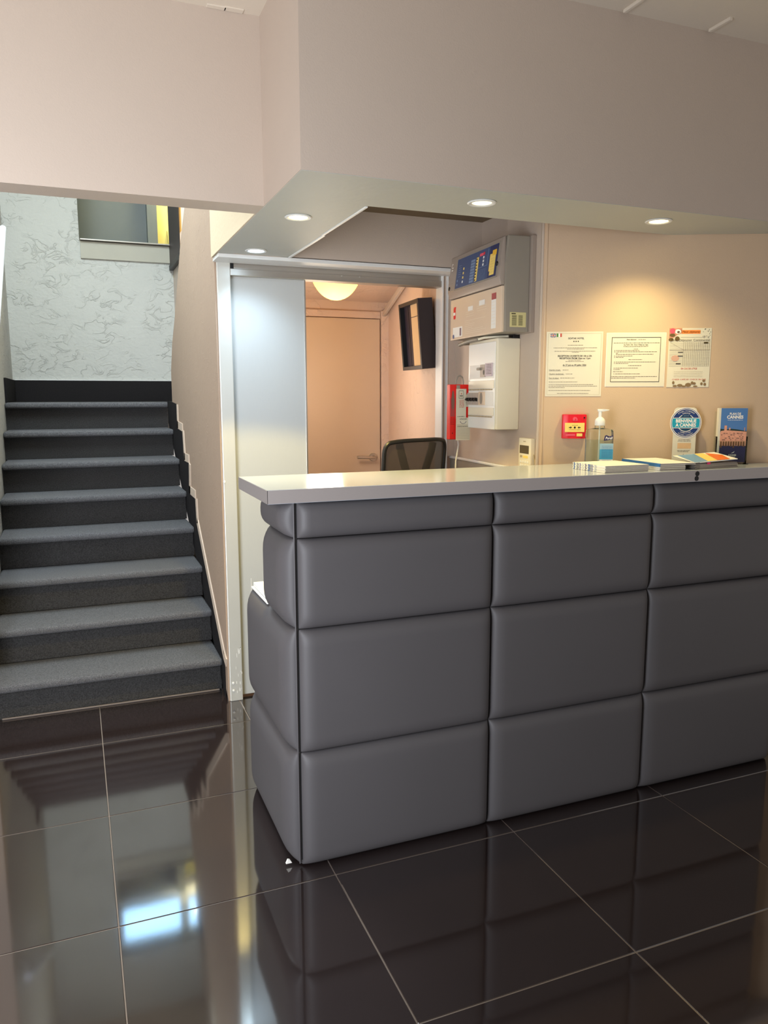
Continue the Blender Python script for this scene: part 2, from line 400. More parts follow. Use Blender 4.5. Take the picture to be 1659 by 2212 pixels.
MB().box(.66, .74, 6.96, 7.08, 2.45, 3.30).build('jamb', M_corr, co)
MB().box(.70, 1.1, 7.2, 7.24, 2.42, 3.30).build('yellow_face', M_yell, co)
MB().prism([(.87, 2.42), (1.05, 2.42), (1.05, 2.76), (.84, 2.80)], 7.14, 7.2, 'y').build('yellow_step', M_yell, co)
MB().box(1.05, 1.1, 6.3, 7.24, 2.42, 3.9).build('right_face', M_yell, co)
MB().box(-.1, 1.1, 7.05, 7.2, 3.80, 3.9).build('top_face', M_corr, co)
win = sempty('window_1')
MB().box(.17, .69, 7.08, 7.09, 3.42, 3.74).build('pane', emission('daylight_pane', (.38, .68, 1), 6), win)
MB().box(.77, .88, 7.08, 7.09, 3.46, 3.74).build('pane', MATS['daylight_pane'], win)
MB().box(.10, 1.0, 7.05, 7.075, 3.30, 3.41, .003).build('window_frame', M_white, win)
MB().box(.69, .77, 7.05, 7.085, 3.40, 3.76, .003).build('window_frame', M_white, win)
MB().box(.10, 1.0, 7.05, 7.075, 3.745, 3.80, .003).build('window_frame', M_white, win)
struct(MB().box(-.46, 1.3, 3.4, 6.3, 3.8, 3.9).build('ceiling_stairwell', M_ceil))
struct(MB().box(-.46, .64, 2.54, 2.56, 2.56, 3.8).build('wall_stairwell_front', M_ceil))
struct(MB().box(.66, .7, 3.4, 4.9, 2.2, 3.8).build('wall_stairwell_right', M_ceil))
# landing return wall with the dark panel above it
struct(MB().prism([(5.2, 1.3), (6.2, 1.3), (6.2, 3.8), (5.2, 3.8)], .762, .80, 'x').build('wall_landing', M_wall))
dp = thing('stair_string_panel', 'dark brown boxed panel above the landing beside the wall opening', 'panel', (.755, 6.0, 2.36))
MB().prism([(-.45, -.003), (.19, .0), (.19, .7), (-.45, .7)], -.018, .006, 'x', .002).build('board', M_dark, dp)
MB().prism([(-.40, -.04), (.19, -.04), (.19, -.004), (-.40, -.006)], -.024, .006, 'x', .002).build('lower_rail', M_black, dp)
MB().prism([(-.52, .02), (-.455, .02), (-.455, .7), (-.52, .7)], -.022, .006, 'x', .002).build('orange_edge', M_gold, dp)
# handrail on the left stair wall
hr = thing('handrail', 'glossy white tubular handrail on the left stair wall', 'handrail', (-.33, 5.30, 2.375))
sl = .65
MB().tube([(0, 0, 0), (0, -.03, -.02), (0, -1.85, -1.85*sl)], .019, 14).build('rail', mat('white_gloss_rail', (225, 232, 240), .15, coat=.5), hr, True)
MB().lathe([(0, .006), (.012, .005), (.019, 0)], 14, m=Matrix.Rotation(R(-57), 4, 'X')).build('end_cap', MATS['white_gloss_rail'], hr, True)
for y in (-.35, -.95, -1.55):
    MB().tube([(0, y, y*sl-.015), (-.004, y, y*sl-.05), (-.062, y, y*sl-.06)], .006, 8).build('bracket', M_steel, hr, True)

# ---- sliding door: post, head box, track, leaf, jamb
d1 = sempty('door_1')
MB().box(.592, .65, 3.375, 3.46, 0, 1.953, .003).build('post', M_post, d1)
for (x, z) in ((.608, .052), (.607, .087)): MB().lathe([(0, -.004), (.005, -.003), (.006, 0)], 12, m=Matrix.Translation((x, 3.374, z)) @ Matrix.Rotation(R(-90), 4, 'X')).build('screw_cap', M_whitep2, d1)
MB().lathe([(0, -.006), (.005, -.004), (.006, 0)], 12, m=Matrix.Translation((.5965, 3.374, 1.01)) @ Matrix.Rotation(R(-90), 4, 'X')).build('door_stop', M_whitep2, d1)
sc_ = MB()
rd = random.Random(3)
for k in range(16):
    x = rd.uniform(.612, .648); z = rd.uniform(.03, .25); sc_.box(x, x+rd.uniform(.0012, .003), 3.3744, 3.376, z, z+rd.uniform(.004, .02))
stuff(sc_.build('paint_chips', M_whitep2, d1))
MB().box(.577, 1.71, 3.245, 3.375, 1.938, 1.9535, .002).build('head_board', M_white, d1)
MB().box(.65, 1.65, 3.385, 3.44, 1.915, 1.95, .002).build('track_rail', M_alu, d1)
MB().box(.65, 1.65, 3.378, 3.44, 1.888, 1.917, .002).build('track_rail', M_alu, d1)
MB().box(.65, .665, 3.379, 3.384, 1.90, 1.94).build('end_stop', M_black, d1)
for x in (1.15, 1.235): MB().lathe([(0, -.004), (.004, -.003), (.005, 0)], 10, m=Matrix.Translation((x, 3.378, 1.913)) @ Matrix.Rotation(R(-90), 4, 'X')).build('screw', M_steel, d1)
MB().box(.60, .985, 3.41, 3.44, .012, 1.905, .002).build('door_leaf', M_panel, d1)
MB().box(.708, .711, 3.4085, 3.411, .02, .56).build('leaf_groove', M_white, d1)
MB().box(.979, .987, 3.404, 3.442, .012, 1.904, .001).build('leaf_edge', M_alu, d1)
MB().box(1.645, 1.652, 3.37, 3.44, 0, 1.94, .001).build('jamb_bead', M_white, d1)
MB().box(1.653, 1.675, 3.385, 3.44, 0, 1.94, .002).build('jamb', M_wall, d1)
MB().box(1.676, 1.72, 3.375, 3.44, 1.09, 1.955, .002).build('jamb_board', M_wall, d1)
MB().box(1.672, 1.678, 3.37, 3.41, 1.0, 1.955, .001).build('jamb_bead', M_white, d1)

# ---- back lobby behind the sliding door
struct(MB().box(.62, 2.0, 4.6, 4.68, 0, 2.3).build('wall_lobby_back', M_backpl))
struct(MB().prism([(1.655, 3.44), (1.868, 4.62), (1.96, 4.62), (1.76, 3.44)], 0, 2.5).build('wall_lobby_right', M_backpl))
struct(MB().box(.64, .66, 3.46, 4.62, 0, 2.4).build('wall_lobby_left', M_backpl))
struct(MB().prism([(3.40, 2.155), (4.66, 1.948), (4.66, 2.02), (3.40, 2.23)], .62, 2.0, 'x').build('ceiling_lobby', M_backpl))
tb = MB(); tb.prism([(3.75, 2.035), (4.59, 1.868), (4.59, 1.90), (3.75, 2.066)], -.02, .0, 'x', .003)
tb = tb.build('trim_4', M_wall); struct(tb)
sh = Matrix.Identity(4); sh[0][1] = .18; tb.data.transform(sh); tb.location.x = 1.017
d2 = sempty('door_2')
MB().box(.86, 1.803, 4.575, 4.6, .005, 1.853, .003).build('door_leaf', M_door, d2)
MB().box(1.812, 1.862, 4.57, 4.6, 0, 1.905, .003).build('door_frame', M_backpl, d2)
MB().box(.80, 1.81, 4.585, 4.6, 1.858, 1.90, .003).build('door_frame', M_backpl, d2)
hd = MB().lathe([(0, -.012), (.024, -.012), (.026, -.006), (.026, 0)], 24, m=Matrix.Translation((1.752, 4.575, .998)) @ Matrix.Rotation(R(-90), 4, 'X')).build('door_handle', M_steel, d2, True)
MB().tube([(1.752, 4.57, .998), (1.752, 4.535, .998), (1.745, 4.525, .998), (1.72, 4.523, .999), (1.63, 4.523, 1.003)], .010, 10).build('lever', M_steel, hd, True)

# ================================================================== RECEPTION COUNTER
rc = thing('reception_counter', 'long reception counter padded in grey leatherette panels', 'counter', (0, 0, 0))
Zs = [0.004, .357, .727, .988, 1.092]; Xs = [.555, 1.176, 1.786, 2.40]
MB().prism([(.585, 2.072), (2.398, 2.072), (2.398, 2.12), (1.93, 2.335), (.585, 2.335)], .004, 1.091).build('carcass', M_core, rc)
MB().prism([(.59, 2.3), (1.63, 2.3), (1.63, 2.44), (1.3, 2.58), (.59, 2.58)], .004, .715).build('lower_carcass', M_core, rc)
for i in range(3):
    for j in range(4):
        MB().pillow(Xs[i]+.002, Xs[i+1]-.002, Zs[j]+.001, Zs[j+1]-.001, .030, .045 if j < 3 else .036, 2.049).build('padded_panel', M_leather, rc, True)
mrot = Matrix.Translation((.555, 0, 0)) @ Matrix.Rotation(R(-90), 4, 'Z')   # local -y -> world -x
for j in range(4):
    y1 = 2.60 if j < 2 else 2.335
    mb = MB().pillow(-y1, -2.053, Zs[j]+.001, Zs[j+1]-.001, .043, .07 if j < 3 else .045, 0)
    mb.sub(mrot).build('padded_panel', M_leather, rc, True)
MB().box(.5548, .558, 2.047, 2.06, .02, 1.09).build('corner_seam', M_seam, rc)
MB().tube([(.549, 2.048, .01), (.549, 2.048, 1.09)], .0022, 6).build('piping', M_leather, rc)
MB().prism([(-.012, 0), (.006, 0), (.0, .010), (-.006, .012)], 0, .008, 'y').sub(Matrix.Translation((.522, 2.062, .008))).build('torn_corner', M_paper2, rc)
ct = thing('countertop', 'silver laminate worktop with thick edge along the padded reception counter', 'countertop', (0, 0, 0))
pts = [(.468, 2.01), (2.60, 2.01), (2.605, wy(2.605)-.004), (1.84, wy(1.84)-.004), (1.84, 2.39), (.468, 2.395)]
MB().prism(pts, 1.0935, 1.132, 'z', .0012, 1).build('slab', M_top, ct)
MB().box(.4672, 2.60, 2.0088, 2.0105, 1.0945, 1.131).build('edge_band', M_edge, ct)
MB().box(.4668, .4685, 2.0088, 2.395, 1.0945, 1.131).build('edge_band', M_edge, ct)
for (x, z) in ((1.940, 1.1205), (1.938, 1.1045)): MB().lathe([(0, -.0012), (.0082, -.0012), (.0085, 0)], 24, m=Matrix.Translation((x, 2.0088, z)) @ Matrix.Rotation(R(-90), 4, 'X')).build('cable_hole', M_lens, ct)
dk = thing('desk_top', 'white work surface low behind the left end of the counter', 'desk', (0, 0, 0))
MB().prism([(.542, 2.36), (1.6, 2.36), (1.6, 2.44), (1.3, 2.57), (.542, 2.57)], .735, .748, 'z', .002).build('surface', M_whitep2, dk)
MB().box(.535, .560, 2.34, 2.575, .728, .733, .001).build('edge_strip', M_whitep2, dk)

# ================================================================== LIGHTS IN THE SOFFIT
def downlight(x, y, label, col, e_disc, power, spot, blend, zc=1.9535, tilt=(0, 0)):
    t = thing('downlight', label, 'light', (x, y, zc), 0, 'recessed downlights in the soffit')
    MB().lathe([(.030, 0), (.042, 0), (.044, -.002), (.041, -.0045), (.034, -.0045), (.030, -.002), (.030, 0)], 32).build('trim_ring', M_white, t, True)
    MB().lathe([(0, -.0022), (.018, -.0026), (.028, -.0015), (.030, -.0005)], 28).build('lamp_glass', emission('lamp_%d' % int(x*100+y*1000), col, e_disc), t, True)
    l = bpy.data.lights.new('bulb', 'SPOT'); l.energy = power; l.color = col; l.spot_size = R(spot); l.spot_blend = blend; l.shadow_soft_size = .025
    o = bpy.data.objects.new('bulb', l); C.objects.link(o); o.parent = t; o.location = (0, 0, -.012); o.rotation_euler = (R(tilt[0]), R(tilt[1]), 0)
    return t
downlight(.709, 2.517, 'bright white downlight nearest the stair header', (1, .75, .23), 30, 36, 108, .16)
downlight(.709, 3.139, 'bright white downlight just in front of the sliding door', (.62, .82, 1), 30, 9, 110, 1, tilt=(18, 0))
downlight(1.170, 2.135, 'dim yellowish downlight above the middle of the counter', (1, .84, .50), 1.6, 6, 150, .8)
downlight(1.836, 2.138, 'warm downlight above the notices at right', (1, .81, .36), 12, 12, 130, .9)

# globe lamp in the back lobby
gl = thing('globe_lamp', 'glowing bowl glass lamp on the sloped lobby ceiling', 'lamp', (1.31, 3.95, 2.055), 0)
gm = bpy.data.materials.new('opal_glass'); gm.use_nodes = True; nt = gm.node_tree; nt.nodes.clear()
o_ = nt.nodes.new('ShaderNodeOutputMaterial'); tl = nt.nodes.new('ShaderNodeBsdfTranslucent'); gz = nt.nodes.new('ShaderNodeBsdfGlossy'); ms = nt.nodes.new('ShaderNodeMixShader')
tl.inputs[0].default_value = (.30, .23, .09, 1); gz.inputs[1].default_value = .5; ms.inputs[0].default_value = .03
nt.links.new(tl.outputs[0], ms.inputs[1]); nt.links.new(gz.outputs[0], ms.inputs[2]); em_ = nt.nodes.new('ShaderNodeEmission'); em_.inputs[0].default_value = (1, .70, .22, 1); em_.inputs[1].default_value = .2; ad_ = nt.nodes.new('ShaderNodeAddShader')
nt.links.new(ms.outputs[0], ad_.inputs[0]); nt.links.new(em_.outputs[0], ad_.inputs[1]); nt.links.new(ad_.outputs[0], o_.inputs[0])
MB().lathe([(.134*math.cos(R(90-90*i/16)), -.01-.168*math.sin(R(90-90*i/16))) for i in range(17)], 64).build('glass_bowl', gm, gl, True)
MB().lathe([(0, 0), (.145, 0), (.145, -.012), (.12, -.014), (0, -.014)], 40).build('ceiling_plate', M_dark, gl, True)
MB().lathe([(0, -.07), (.02, -.06), (.026, -.045), (.014, -.02), (.012, -.014)], 16).build('bulb', emission('warm_bulb', (1, .85, .55), 14), gl, True)
l = bpy.data.lights.new('bulb_light', 'POINT'); l.energy = 3.6; l.color = (1, .74, .38); l.shadow_soft_size = .03
o = bpy.data.objects.new('bulb_light', l); C.objects.link(o); o.parent = gl; o.location = (0, 0, -.10)
l = bpy.data.lights.new('lobby_fill_light', 'POINT'); l.energy = 6; l.color = (1, .86, .68); l.shadow_soft_size = .12  # added unseen lamp below the bowl, brightens the lobby
o = bpy.data.objects.new('lobby_fill_light', l); C.objects.link(o); o.parent = gl; o.location = (-.1, 0, -.62)

# ================================================================== THINGS ON THE ALARM WALL
def on_alarm_wall(name, label, cat, s, z, group=None): return thing(name, label, cat, (W0[0]+s*math.cos(A_al), W0[1]+s*math.sin(A_al), z), A_al, group)
# fire alarm control panel: local x along the wall (0 = far edge), -y towards the room
al = on_alarm_wall('fire_alarm_panel', 'grey fire alarm control panel with blue display above the fuse box', 'alarm panel', -.652, 1.624)
Wd, Dp, Ht = .515, .128, .356
MB().box(.0, Wd+.015, -.018, 0, -.002, Ht+.002, .002).build('back_plate', M_greypl, al)
MB().prism([(-Dp+.010, 0), (-.018, 0), (-.018, Ht), (-Dp+.018, Ht), (-Dp+.010, Ht-.1)], .004, Wd, 'x', .003).build('housing', M_greyp, al)
MB().prism([(-Dp+.012, .175), (-Dp-.006, .175), (-Dp-.014, .205), (-Dp-.010, .24), (-Dp+.004, Ht-.004), (-Dp+.016, Ht)], -.003, Wd-.012, 'x', .004, 3).build('upper_cover', M_greypl, al, True)
MB().box(0, Wd-.012, -Dp, -Dp+.012, .0, .172, .002).build('lower_cover', M_creamp, al)
# display lies on the tilted upper cover
T = Matrix.Translation((0, -Dp-.0115, .24)) @ Matrix.Rotation(-math.atan2(.014, .112), 4, 'X')
def disp(name, x0, x1, z0, z1, m, e=0):
    o = MB().box(x0, x1, -.0015-e, .004, z0, z1).build(name, m, al); o.data.transform(T); return o
disp('display_bezel', .075, .485, -.035, .098, M_greyp)
disp('display_panel', .085, .478, -.03, .092, M_blue, .001)
disp('display_edge', .405, .478, -.03, .092, M_blued, .0012)
for k in range(8): disp('zone_label', .232, .272, .066-k*.0118-.009, .066-k*.0118, M_bluel, .0018)
disp('indicator_strip', .284, .304, -.026, .068, M_yellow, .0018)
for k in range(8): disp('indicator', .286, .294, .0645-k*.0118-.006, .0645-k*.0118, M_ink, .0022)
disp('red_key', .312, .345, .068, .079, M_pink, .0018)
disp('red_key', .348, .358, .069, .080, M_red, .0018)
for k in range(3): disp('key', .346, .356, .055-k*.014, .064-k*.014, M_whitep2, .0018)
for k in range(4): disp('key', .155, .165, .040-k*.018, .049-k*.018, M_yellow if k < 3 else M_whitep2, .0018)
for k in range(2): disp('key', .10, .109, -.02+k*.017, -.011+k*.017, M_bluel, .0018)
disp('label_frame', .305, .39, .0225, .0238, M_bluel, .0018); disp('label_frame', .389, .391, .0225, .086, M_bluel, .0018)
fp = MB()
for k in range(6): fine(fp, .108, .135, .062-k*.009, .0035, -.0034, k)
for k in range(9): fine(fp, .312, .385, .012-k*.0048, .0018, -.0034, k+9)
q = stuff(fp.build('fine_print', M_bluel, al)); q.data.transform(T)
disp('note', .422, .462, -.022, .055, M_yellow, .002); disp('note', .412, .455, -.005, .060, M_yellow, .0018); disp('note_tab', .432, .466, .052, .072, M_amber, .0022)
ln = MB()
for k in range(6): ln.rect(.424, .458, -.012+k*.0105, -.0115+k*.0105, -.0045)
q = stuff(ln.build('ruled_line', M_inkl, al)); q.data.transform(T)
for (x, z) in ((.012, .22), (Wd-.035, .255)): MB().lathe([(0, -.003), (.007, -.003), (.009, 0)], 16, m=Matrix.Translation((x, -Dp-.012, z)) @ Matrix.Rotation(R(-90), 4, 'X')).build('lock', M_lens, al)
MB().ring(.036, .312, .007, .003, -Dp-.0065, 24, 40, 330).build('maker_mark', M_whitep2, al); 
MB().rect(.028, .044, .292, .296, -Dp-.0085).build('maker_mark_bar', M_whitep2, al)
# cover prints and stickers
yy = -Dp-.0008
MB().box(.415, .455, yy, -Dp, .018, .128).build('strip_label', M_whitep2, al)
MB().box(.418, .456, yy-.0006, yy, .128, .152).build('strip_label_head', mat('wine_red_print', (170, 78, 84), .5), al)
MB().box(.03, .13, yy, -Dp, .010, .052).build('service_sticker', M_paper2, al)
MB().box(.105, .122, yy-.0006, yy, .014, .046).build('sticker_block', mat('grey_violet_print', (140, 120, 130), .6), al)
MB().disc(.038, .014, .009, yy-.0007).build('sticker_dot', mat('slate_blue_print', (90, 104, 150), .6), al)
MB().prism([(.037, .088), (.055, .088), (.058, .094), (.058, .130), (.062, .139), (.040, .139), (.035, .13), (.035, .094)], yy, -Dp, 'y').build('red_mark', M_red, al)
MB().rect(.036, .057, .104, .116, yy-.0008).build('red_mark_band', M_paper2, al)
fp = MB()
for k, (a, c) in enumerate(((.16, .36), (.16, .21), (.16, .26), (.16, .25), (.16, .235), (.16, .34), (.16, .37), (.16, .33))): fine(fp, a, c, .07-k*.0075, .0022, yy, k)
for k in range(3): fine(fp, .17, .25, .105-k*.009, .0022, yy, k+30); fine(fp, .28, .37, .118-k*.009, .0022, yy, k+40)
MB().rect(.19, .24, .108, .126, yy).build('pale_block', M_whitep2, al); MB().rect(.30, .355, .118, .138, yy).build('pale_block', M_whitep2, al)
for k in range(8): fine(fp, .42, .45, .118-k*.012, .002, yy-.0004, k+60)
stuff(fp.build('fine_print', mat('white_print', (238, 226, 206), .6), al))
# label on the near side (faces the visitor)
sd = MB().box(Wd, Wd+.0008, -.098, -.030, .018, .073).build('side_label', mat('pale_yellow_label', (214, 205, 150), .55), al)
fp = MB()
for k in range(11):
    for (a, c) in ((-.090, -.070), (-.062, -.044)):
        fp.poly([(Wd+.0014, a, .060-k*.0036), (Wd+.0014, c, .060-k*.0036), (Wd+.0014, c, .0615-k*.0036), (Wd+.0014, a, .0615-k*.0036)])
fp.poly([(Wd+.0014, -.092, .066), (Wd+.0014, -.074, .066), (Wd+.0014, -.074, .0695), (Wd+.0014, -.092, .0695)])
stuff(fp.build('fine_print', M_ink, sd))
# fuse box
fb = on_alarm_wall('fuse_box', 'tall cream plastic fuse box under the alarm panel', 'fuse box', -.508, 1.246)
Wb, Db, Hb = .276, .10, .362
MB().box(0, Wb, -Db, 0, 0, Hb, .004, 3).build('housing', M_whitep, fb, True)
MB().box(.006, Wb-.012, -Db-.004, -Db, .0, Hb-.012, .002).build('front_plate', M_whitep2, fb)
yb = -Db-.004
for (z0, z1) in ((.205, .262), (.095, .152)):
    MB().box(.02, Wb-.022, yb-.001, yb, z0, z1, .001).build('module_window', M_paper2, fb)
    MB().box(.012, Wb-.016, yb-.003, yb, z0-.040, z0-.008, .002).build('row_cover', M_whitep, fb)
    lb = MB()
    for k in range(9): lb.box(.016+.026*k, .036+.026*k, yb-.0036, yb, z0-.047, z0-.042)
    lb.build('label_strip', M_inkl, fb)
def mod(name, x0, x1, z0, z1, m, d=.004): return MB().box(x0, x1, yb-d, yb, z0, z1, .001).build(name, m, fb)
mod('breaker', .135, .18, .212, .262, mat('grey_breaker', (186, 172, 160), .5), .006)
mod('breaker', .18, .245, .214, .266, mat('lilac_breaker', (196, 180, 190), .5), .005)
MB().box(.118, .150, yb-.016, yb, .240, .250, .003).build('toggle', M_greyp, fb); MB().disc(.172, .230, .006, yb-.007, .010).build('toggle_slot', M_lens, fb)
fp = MB()
for k in range(7): fine(fp, .195, .240, .260-k*.006, .0022, yb-.0056, k)
stuff(fp.build('fine_print', M_ink, fb))
for k in range(4):
    mod('breaker', .008+k*.028, .034+k*.028, .098, .148, MATS['grey_breaker'], .006)
    MB().prism([(-.02, .118), (-.006, .112), (-.006, .126), (-.014, .128)], .012+k*.028, .030+k*.028, 'x', .001).sub(Matrix.Translation((0, yb, 0))).build('toggle', M_lens, fb)
mod('breaker', .122, .178, .098, .152, M_creamp, .006)
MB().disc(.150, .125, .014, yb-.0068, .024).build('oval_mark', M_greyp, fb)
MB().box(Wb-.03, Wb-.004, -.03, -.002, Hb-.001, Hb+.014, .002).build('cable_gland', M_black, fb)
# conduit below the alarm panel
cd = on_alarm_wall('conduit', 'short grey corrugated conduit under the alarm panel', 'pipe', -.60, 1.606)
pth = []
cb = MB()
for k in range(34):
    x = .03+.20*k/33; pth.append((x, -.120-.006*math.sin(k/33*3), .002+.004*math.sin(k/33*2.2)-.008*(1-k/33)))
cb.tube(pth, [.0085 if k % 2 else .0068 for k in range(34)], 10); cb.build('sleeve', M_greyp, cd, True)
MB().tube([pth[-1], (.255, -.105, .0105), (.30, -.08, .0105), (.343, -.04, .0105)], .005, 8).build('wire', M_whitep, cd, True)
MB().tube([(.03, -.118, -.006), (.005, -.09, .0), (.0, -.004, .006)], .006, 8).build('elbow', M_greyp, cd, True)
# red card holder with the hanging calendars
rh = thing('red_wall_holder', 'red wall holder with oval slot left of the fuse box', 'holder', (1.505, 3.0, 1.194), 0)
rh.scale = (.58, 1, .825)
MB().box(0, .155, 0, .03, 0, .286, .003).build('holder_body', M_redf, rh)
MB().disc(.024, .205, .012, -.0006, .050).build('oval_slot', mat('grey_slot', (128, 96, 84), .7), rh)
MB().rect(.004, .04, .12, .215, -.0004).build('dull_window', mat('dull_red_window', (176, 64, 66), .3), rh)
MB().tube([(.058, .012, .283), (.060, .012, .305), (.072, .012, .326), (.092, .012, .332), (.112, .012, .322), (.120, .012, .300), (.121, .012, .283)], .0042, 8).build('shackle', M_greyp, rh, True)
MB().box(.052, .080, -.003, 0, .262, .282, .001).build('clip', M_greyp, rh)
fp = MB()
for k in range(5): fine(fp, .006, .038, .112-k*.008, .003, -.0006, k)
stuff(fp.build('fine_print', mat('dark_red_print', (150, 24, 24), .6), rh))
MB().prism([(0, 0), (.006, .0), (.003, .010)], -.0012, 0, 'y').sub(Matrix.Translation((.02, 0, .03))).build('arrow_mark', M_ink, rh)
def calendar(label, x, z, wd, ht, y, group='calendars hung on the red holder'):
    o = thing('calendar', label, 'calendar', (1.505+x*.5, 3.0+y, 1.194+z*.825), 0, group); o.scale = (.62, 1, .825); return o
c1 = calendar('upper narrow cream calendar sheet with boxed logo on the red holder', .056, .108, .082, .155, -.004)
MB().box(0, .078, 0, .0016, 0, .155).build('sheet', M_paper, c1)
bx = MB()
for (a, b_, c_, d_) in ((.020, .056, .144, .146), (.020, .056, .106, .108), (.020, .022, .106, .146), (.054, .056, .106, .146)): bx.rect(a, b_, c_, d_, -.0005)
bx.build('logo_box', M_ink, c1); MB().rect(.027, .050, .117, .121, -.0005).build('logo_word', M_ink, c1)
MB().poly([(.034, -.0005, .127), (.044, -.0005, .127), (.039, -.0005, .135)]).build('logo_mark', M_inkr, c1)
fp = MB(); 
for k in range(6): fine(fp, .024, .062, .096-k*.007, .0035, -.0005, k)
stuff(fp.build('red_figures', M_inkr, c1))
fp = MB(); fine(fp, .010, .066, .012, .003, -.0005, 3); fp.rect(.008, .07, .002, .003, -.0005); stuff(fp.build('fine_print', M_ink, c1))
c2 = calendar('lower wide calendar grid sheet with swoosh logo on the red holder', .051, -.004, .1, .115, -.010)
MB().box(0, .110, 0, .0016, 0, .118).build('sheet', M_paper, c2)
text('logo_word', 'ATACOM', .013, .055, .110, -.0006, M_ink, c2)
MB().ring(.055, .100, .021, .0035, -.0006, 20, 180, 360, .012).build('logo_swoosh', M_navyd, c2)
gr = MB()
for k in range(9): gr.rect(.006, .105, .008+k*.0085, .0087+k*.0085, -.0006)
for k in range(9): gr.rect(.010+k*.0115, .0107+k*.0115, .006, .078, -.0006)
gr.rect(.006, .105, .081, .0825, -.0006); stuff(gr.build('grid', M_inkl, c2))
fp = MB(); fine(fp, .01, .10, .0725, .003, -.0007, 8); stuff(fp.build('fine_print', M_ink, c2))
c3 = calendar('small pale card half hidden behind the two calendar sheets', .125, .17, .05, .06, -.0018)
MB().box(0, .05, 0, .0012, 0, .064).build('sheet', M_paper, c3)
fp = MB()
for k in range(6): fine(fp, .014, .046, .054-k*.008, .0035, -.0005, k)
stuff(fp.build('red_figures', M_inkl, c3))
wc = thing('power_cable', 'thin white cable hanging below the red holder', 'cable', (1.56, 3.03, 1.128))
MB().tube([(.0, 0, .066), (.004, .0, .04), (.001, .004, .01), (-.006, .004, -.03), (-.006, .02, -.30)], .0035, 8).build('cord', M_whitep2, wc, True)
# thermostat
tm = on_alarm_wall('wall_thermostat', 'cream air conditioning controller with grey screen near the counter', 'thermostat', -.186, 1.094)
MB().box(0, .098, -.022, 0, 0, .122, .004, 3).build('case', M_whitep, tm, True)
MB().box(.012, .086, -.0232, -.022, .062, .094, .001).build('screen', mat('lcd_grey', (92, 82, 62), .25), tm)
MB().rect(.04, .06, .108, .111, -.0226).build('maker_mark', M_inkl, tm)
MB().box(.016, .034, -.0230, -.022, .046, .054).build('key', M_inkl, tm); MB().box(.04, .08, -.0228, -.022, .044, .054).build('key', M_yellow, tm)
for r_ in range(2):
    for k in range(4): MB().box(.016+.019*k, .028+.019*k, -.0232, -.022, .010+r_*.015, .019+r_*.015, .0008).build('key', M_whitep2, tm)
MB().tube([(.10, -.008, .06), (.106, -.006, .03), (.108, -.004, -.004), (.106, -.004, -.10)], .0025, 6).build('lead', M_inkl, tm)

# ================================================================== THINGS ON THE PAPERS WALL
def on_wall(name, label, cat, s, z, group=None, off=.0): return thing(name, label, cat, (W0[0]+s*ux+off*uy, W0[1]+s*uy-off*ux, z), AW, group)
G = 'notices taped on the wall behind the counter'
p1 = on_wall('wall_notice', 'left tall notice sheet with two small flags at its corner', 'notice', -.013, 1.379, G)
pw, ph = .206, .236; y = -.0022
MB().box(0, pw, -.0016, 0, 0, ph).build('sheet', M_paper, p1)
bd = MB(); k = .006
for (a, b_, c_, d_) in ((k, pw-k, ph-k-.0006, ph-k), (k, pw-k, k, k+.0006), (k, k+.0006, k, ph-k), (pw-k-.0006, pw-k, k, ph-k)): bd.rect(a, b_, c_, d_, y)
bd.build('border_line', M_inkl, p1)
f1 = MB().rect(.014, .034, .216, .229, y).build('flag', M_navy, p1)
ff = MB(); ff.rect(.014, .034, .2205, .2245, y-.0003); ff.rect(.0222, .0258, .216, .229, y-.0003)
ff.poly([(.014, y-.0002, .216), (.0155, y-.0002, .216), (.034, y-.0002, .229), (.0325, y-.0002, .229)]); ff.poly([(.014, y-.0002, .229), (.0155, y-.0002, .229), (.034, y-.0002, .216), (.0325, y-.0002, .216)])
ff.build('white_cross', M_paper2, f1)
ff = MB(); ff.rect(.014, .034, .2215, .2235, y-.0006); ff.rect(.0230, .0250, .216, .229, y-.0006); ff.build('red_cross', M_inkr, f1)
f2 = MB().rect(.0365, .055, .217, .2295, y).build('flag', M_paper2, p1)
MB().rect(.0365, .0425, .217, .2295, y-.0003).build('green_band', M_green, f2); MB().rect(.049, .055, .217, .2295, y-.0003).build('red_band', M_inkr, f2)
text('heading', 'SCHTAK HOTEL', .0085, .108, .2115, y, M_ink, p1, bold=.00012, fit=.058)
for k in range(3):
    pt = [(.1+.008*k+r_*math.sin(math.pi*i/5), y, .2005+r_*math.cos(math.pi*i/5)) for i, r_ in enumerate([.0033, .0015]*5)]
    MB().poly(pt).build('star', M_ink, p1)
text('heading', 'RECEPTION OUVERTE DE 10h à 23h', .0085, .105, .1475, y, M_ink, p1, bold=.00015, fit=.124)
text('heading', 'RECEPTION FROM 10am to 11pm', .0085, .106, .139, y, M_ink, p1, bold=.00015, fit=.113)
text('date_line', 'du 27 juin au 09 juillet 2026', .0080, .105, .1145, y, M_ink, p1, bold=.0001, fit=.086)
MB().rect(.062, .148, .1098, .1104, y).build('underline', M_ink, p1)
for (s_, z, wd) in (('Chambre simple :', .0965, .044), ('Chambre double/twin :', .082, .057), ('Taxe de séjour:', .067, .038)):
    text('room_rate', s_, .0065, .012+wd/2, z, y, M_ink, p1, fit=wd); MB().rect(.012, .012+wd, z-.0035, z-.003, y).build('underline', M_ink, p1)
fp = MB()
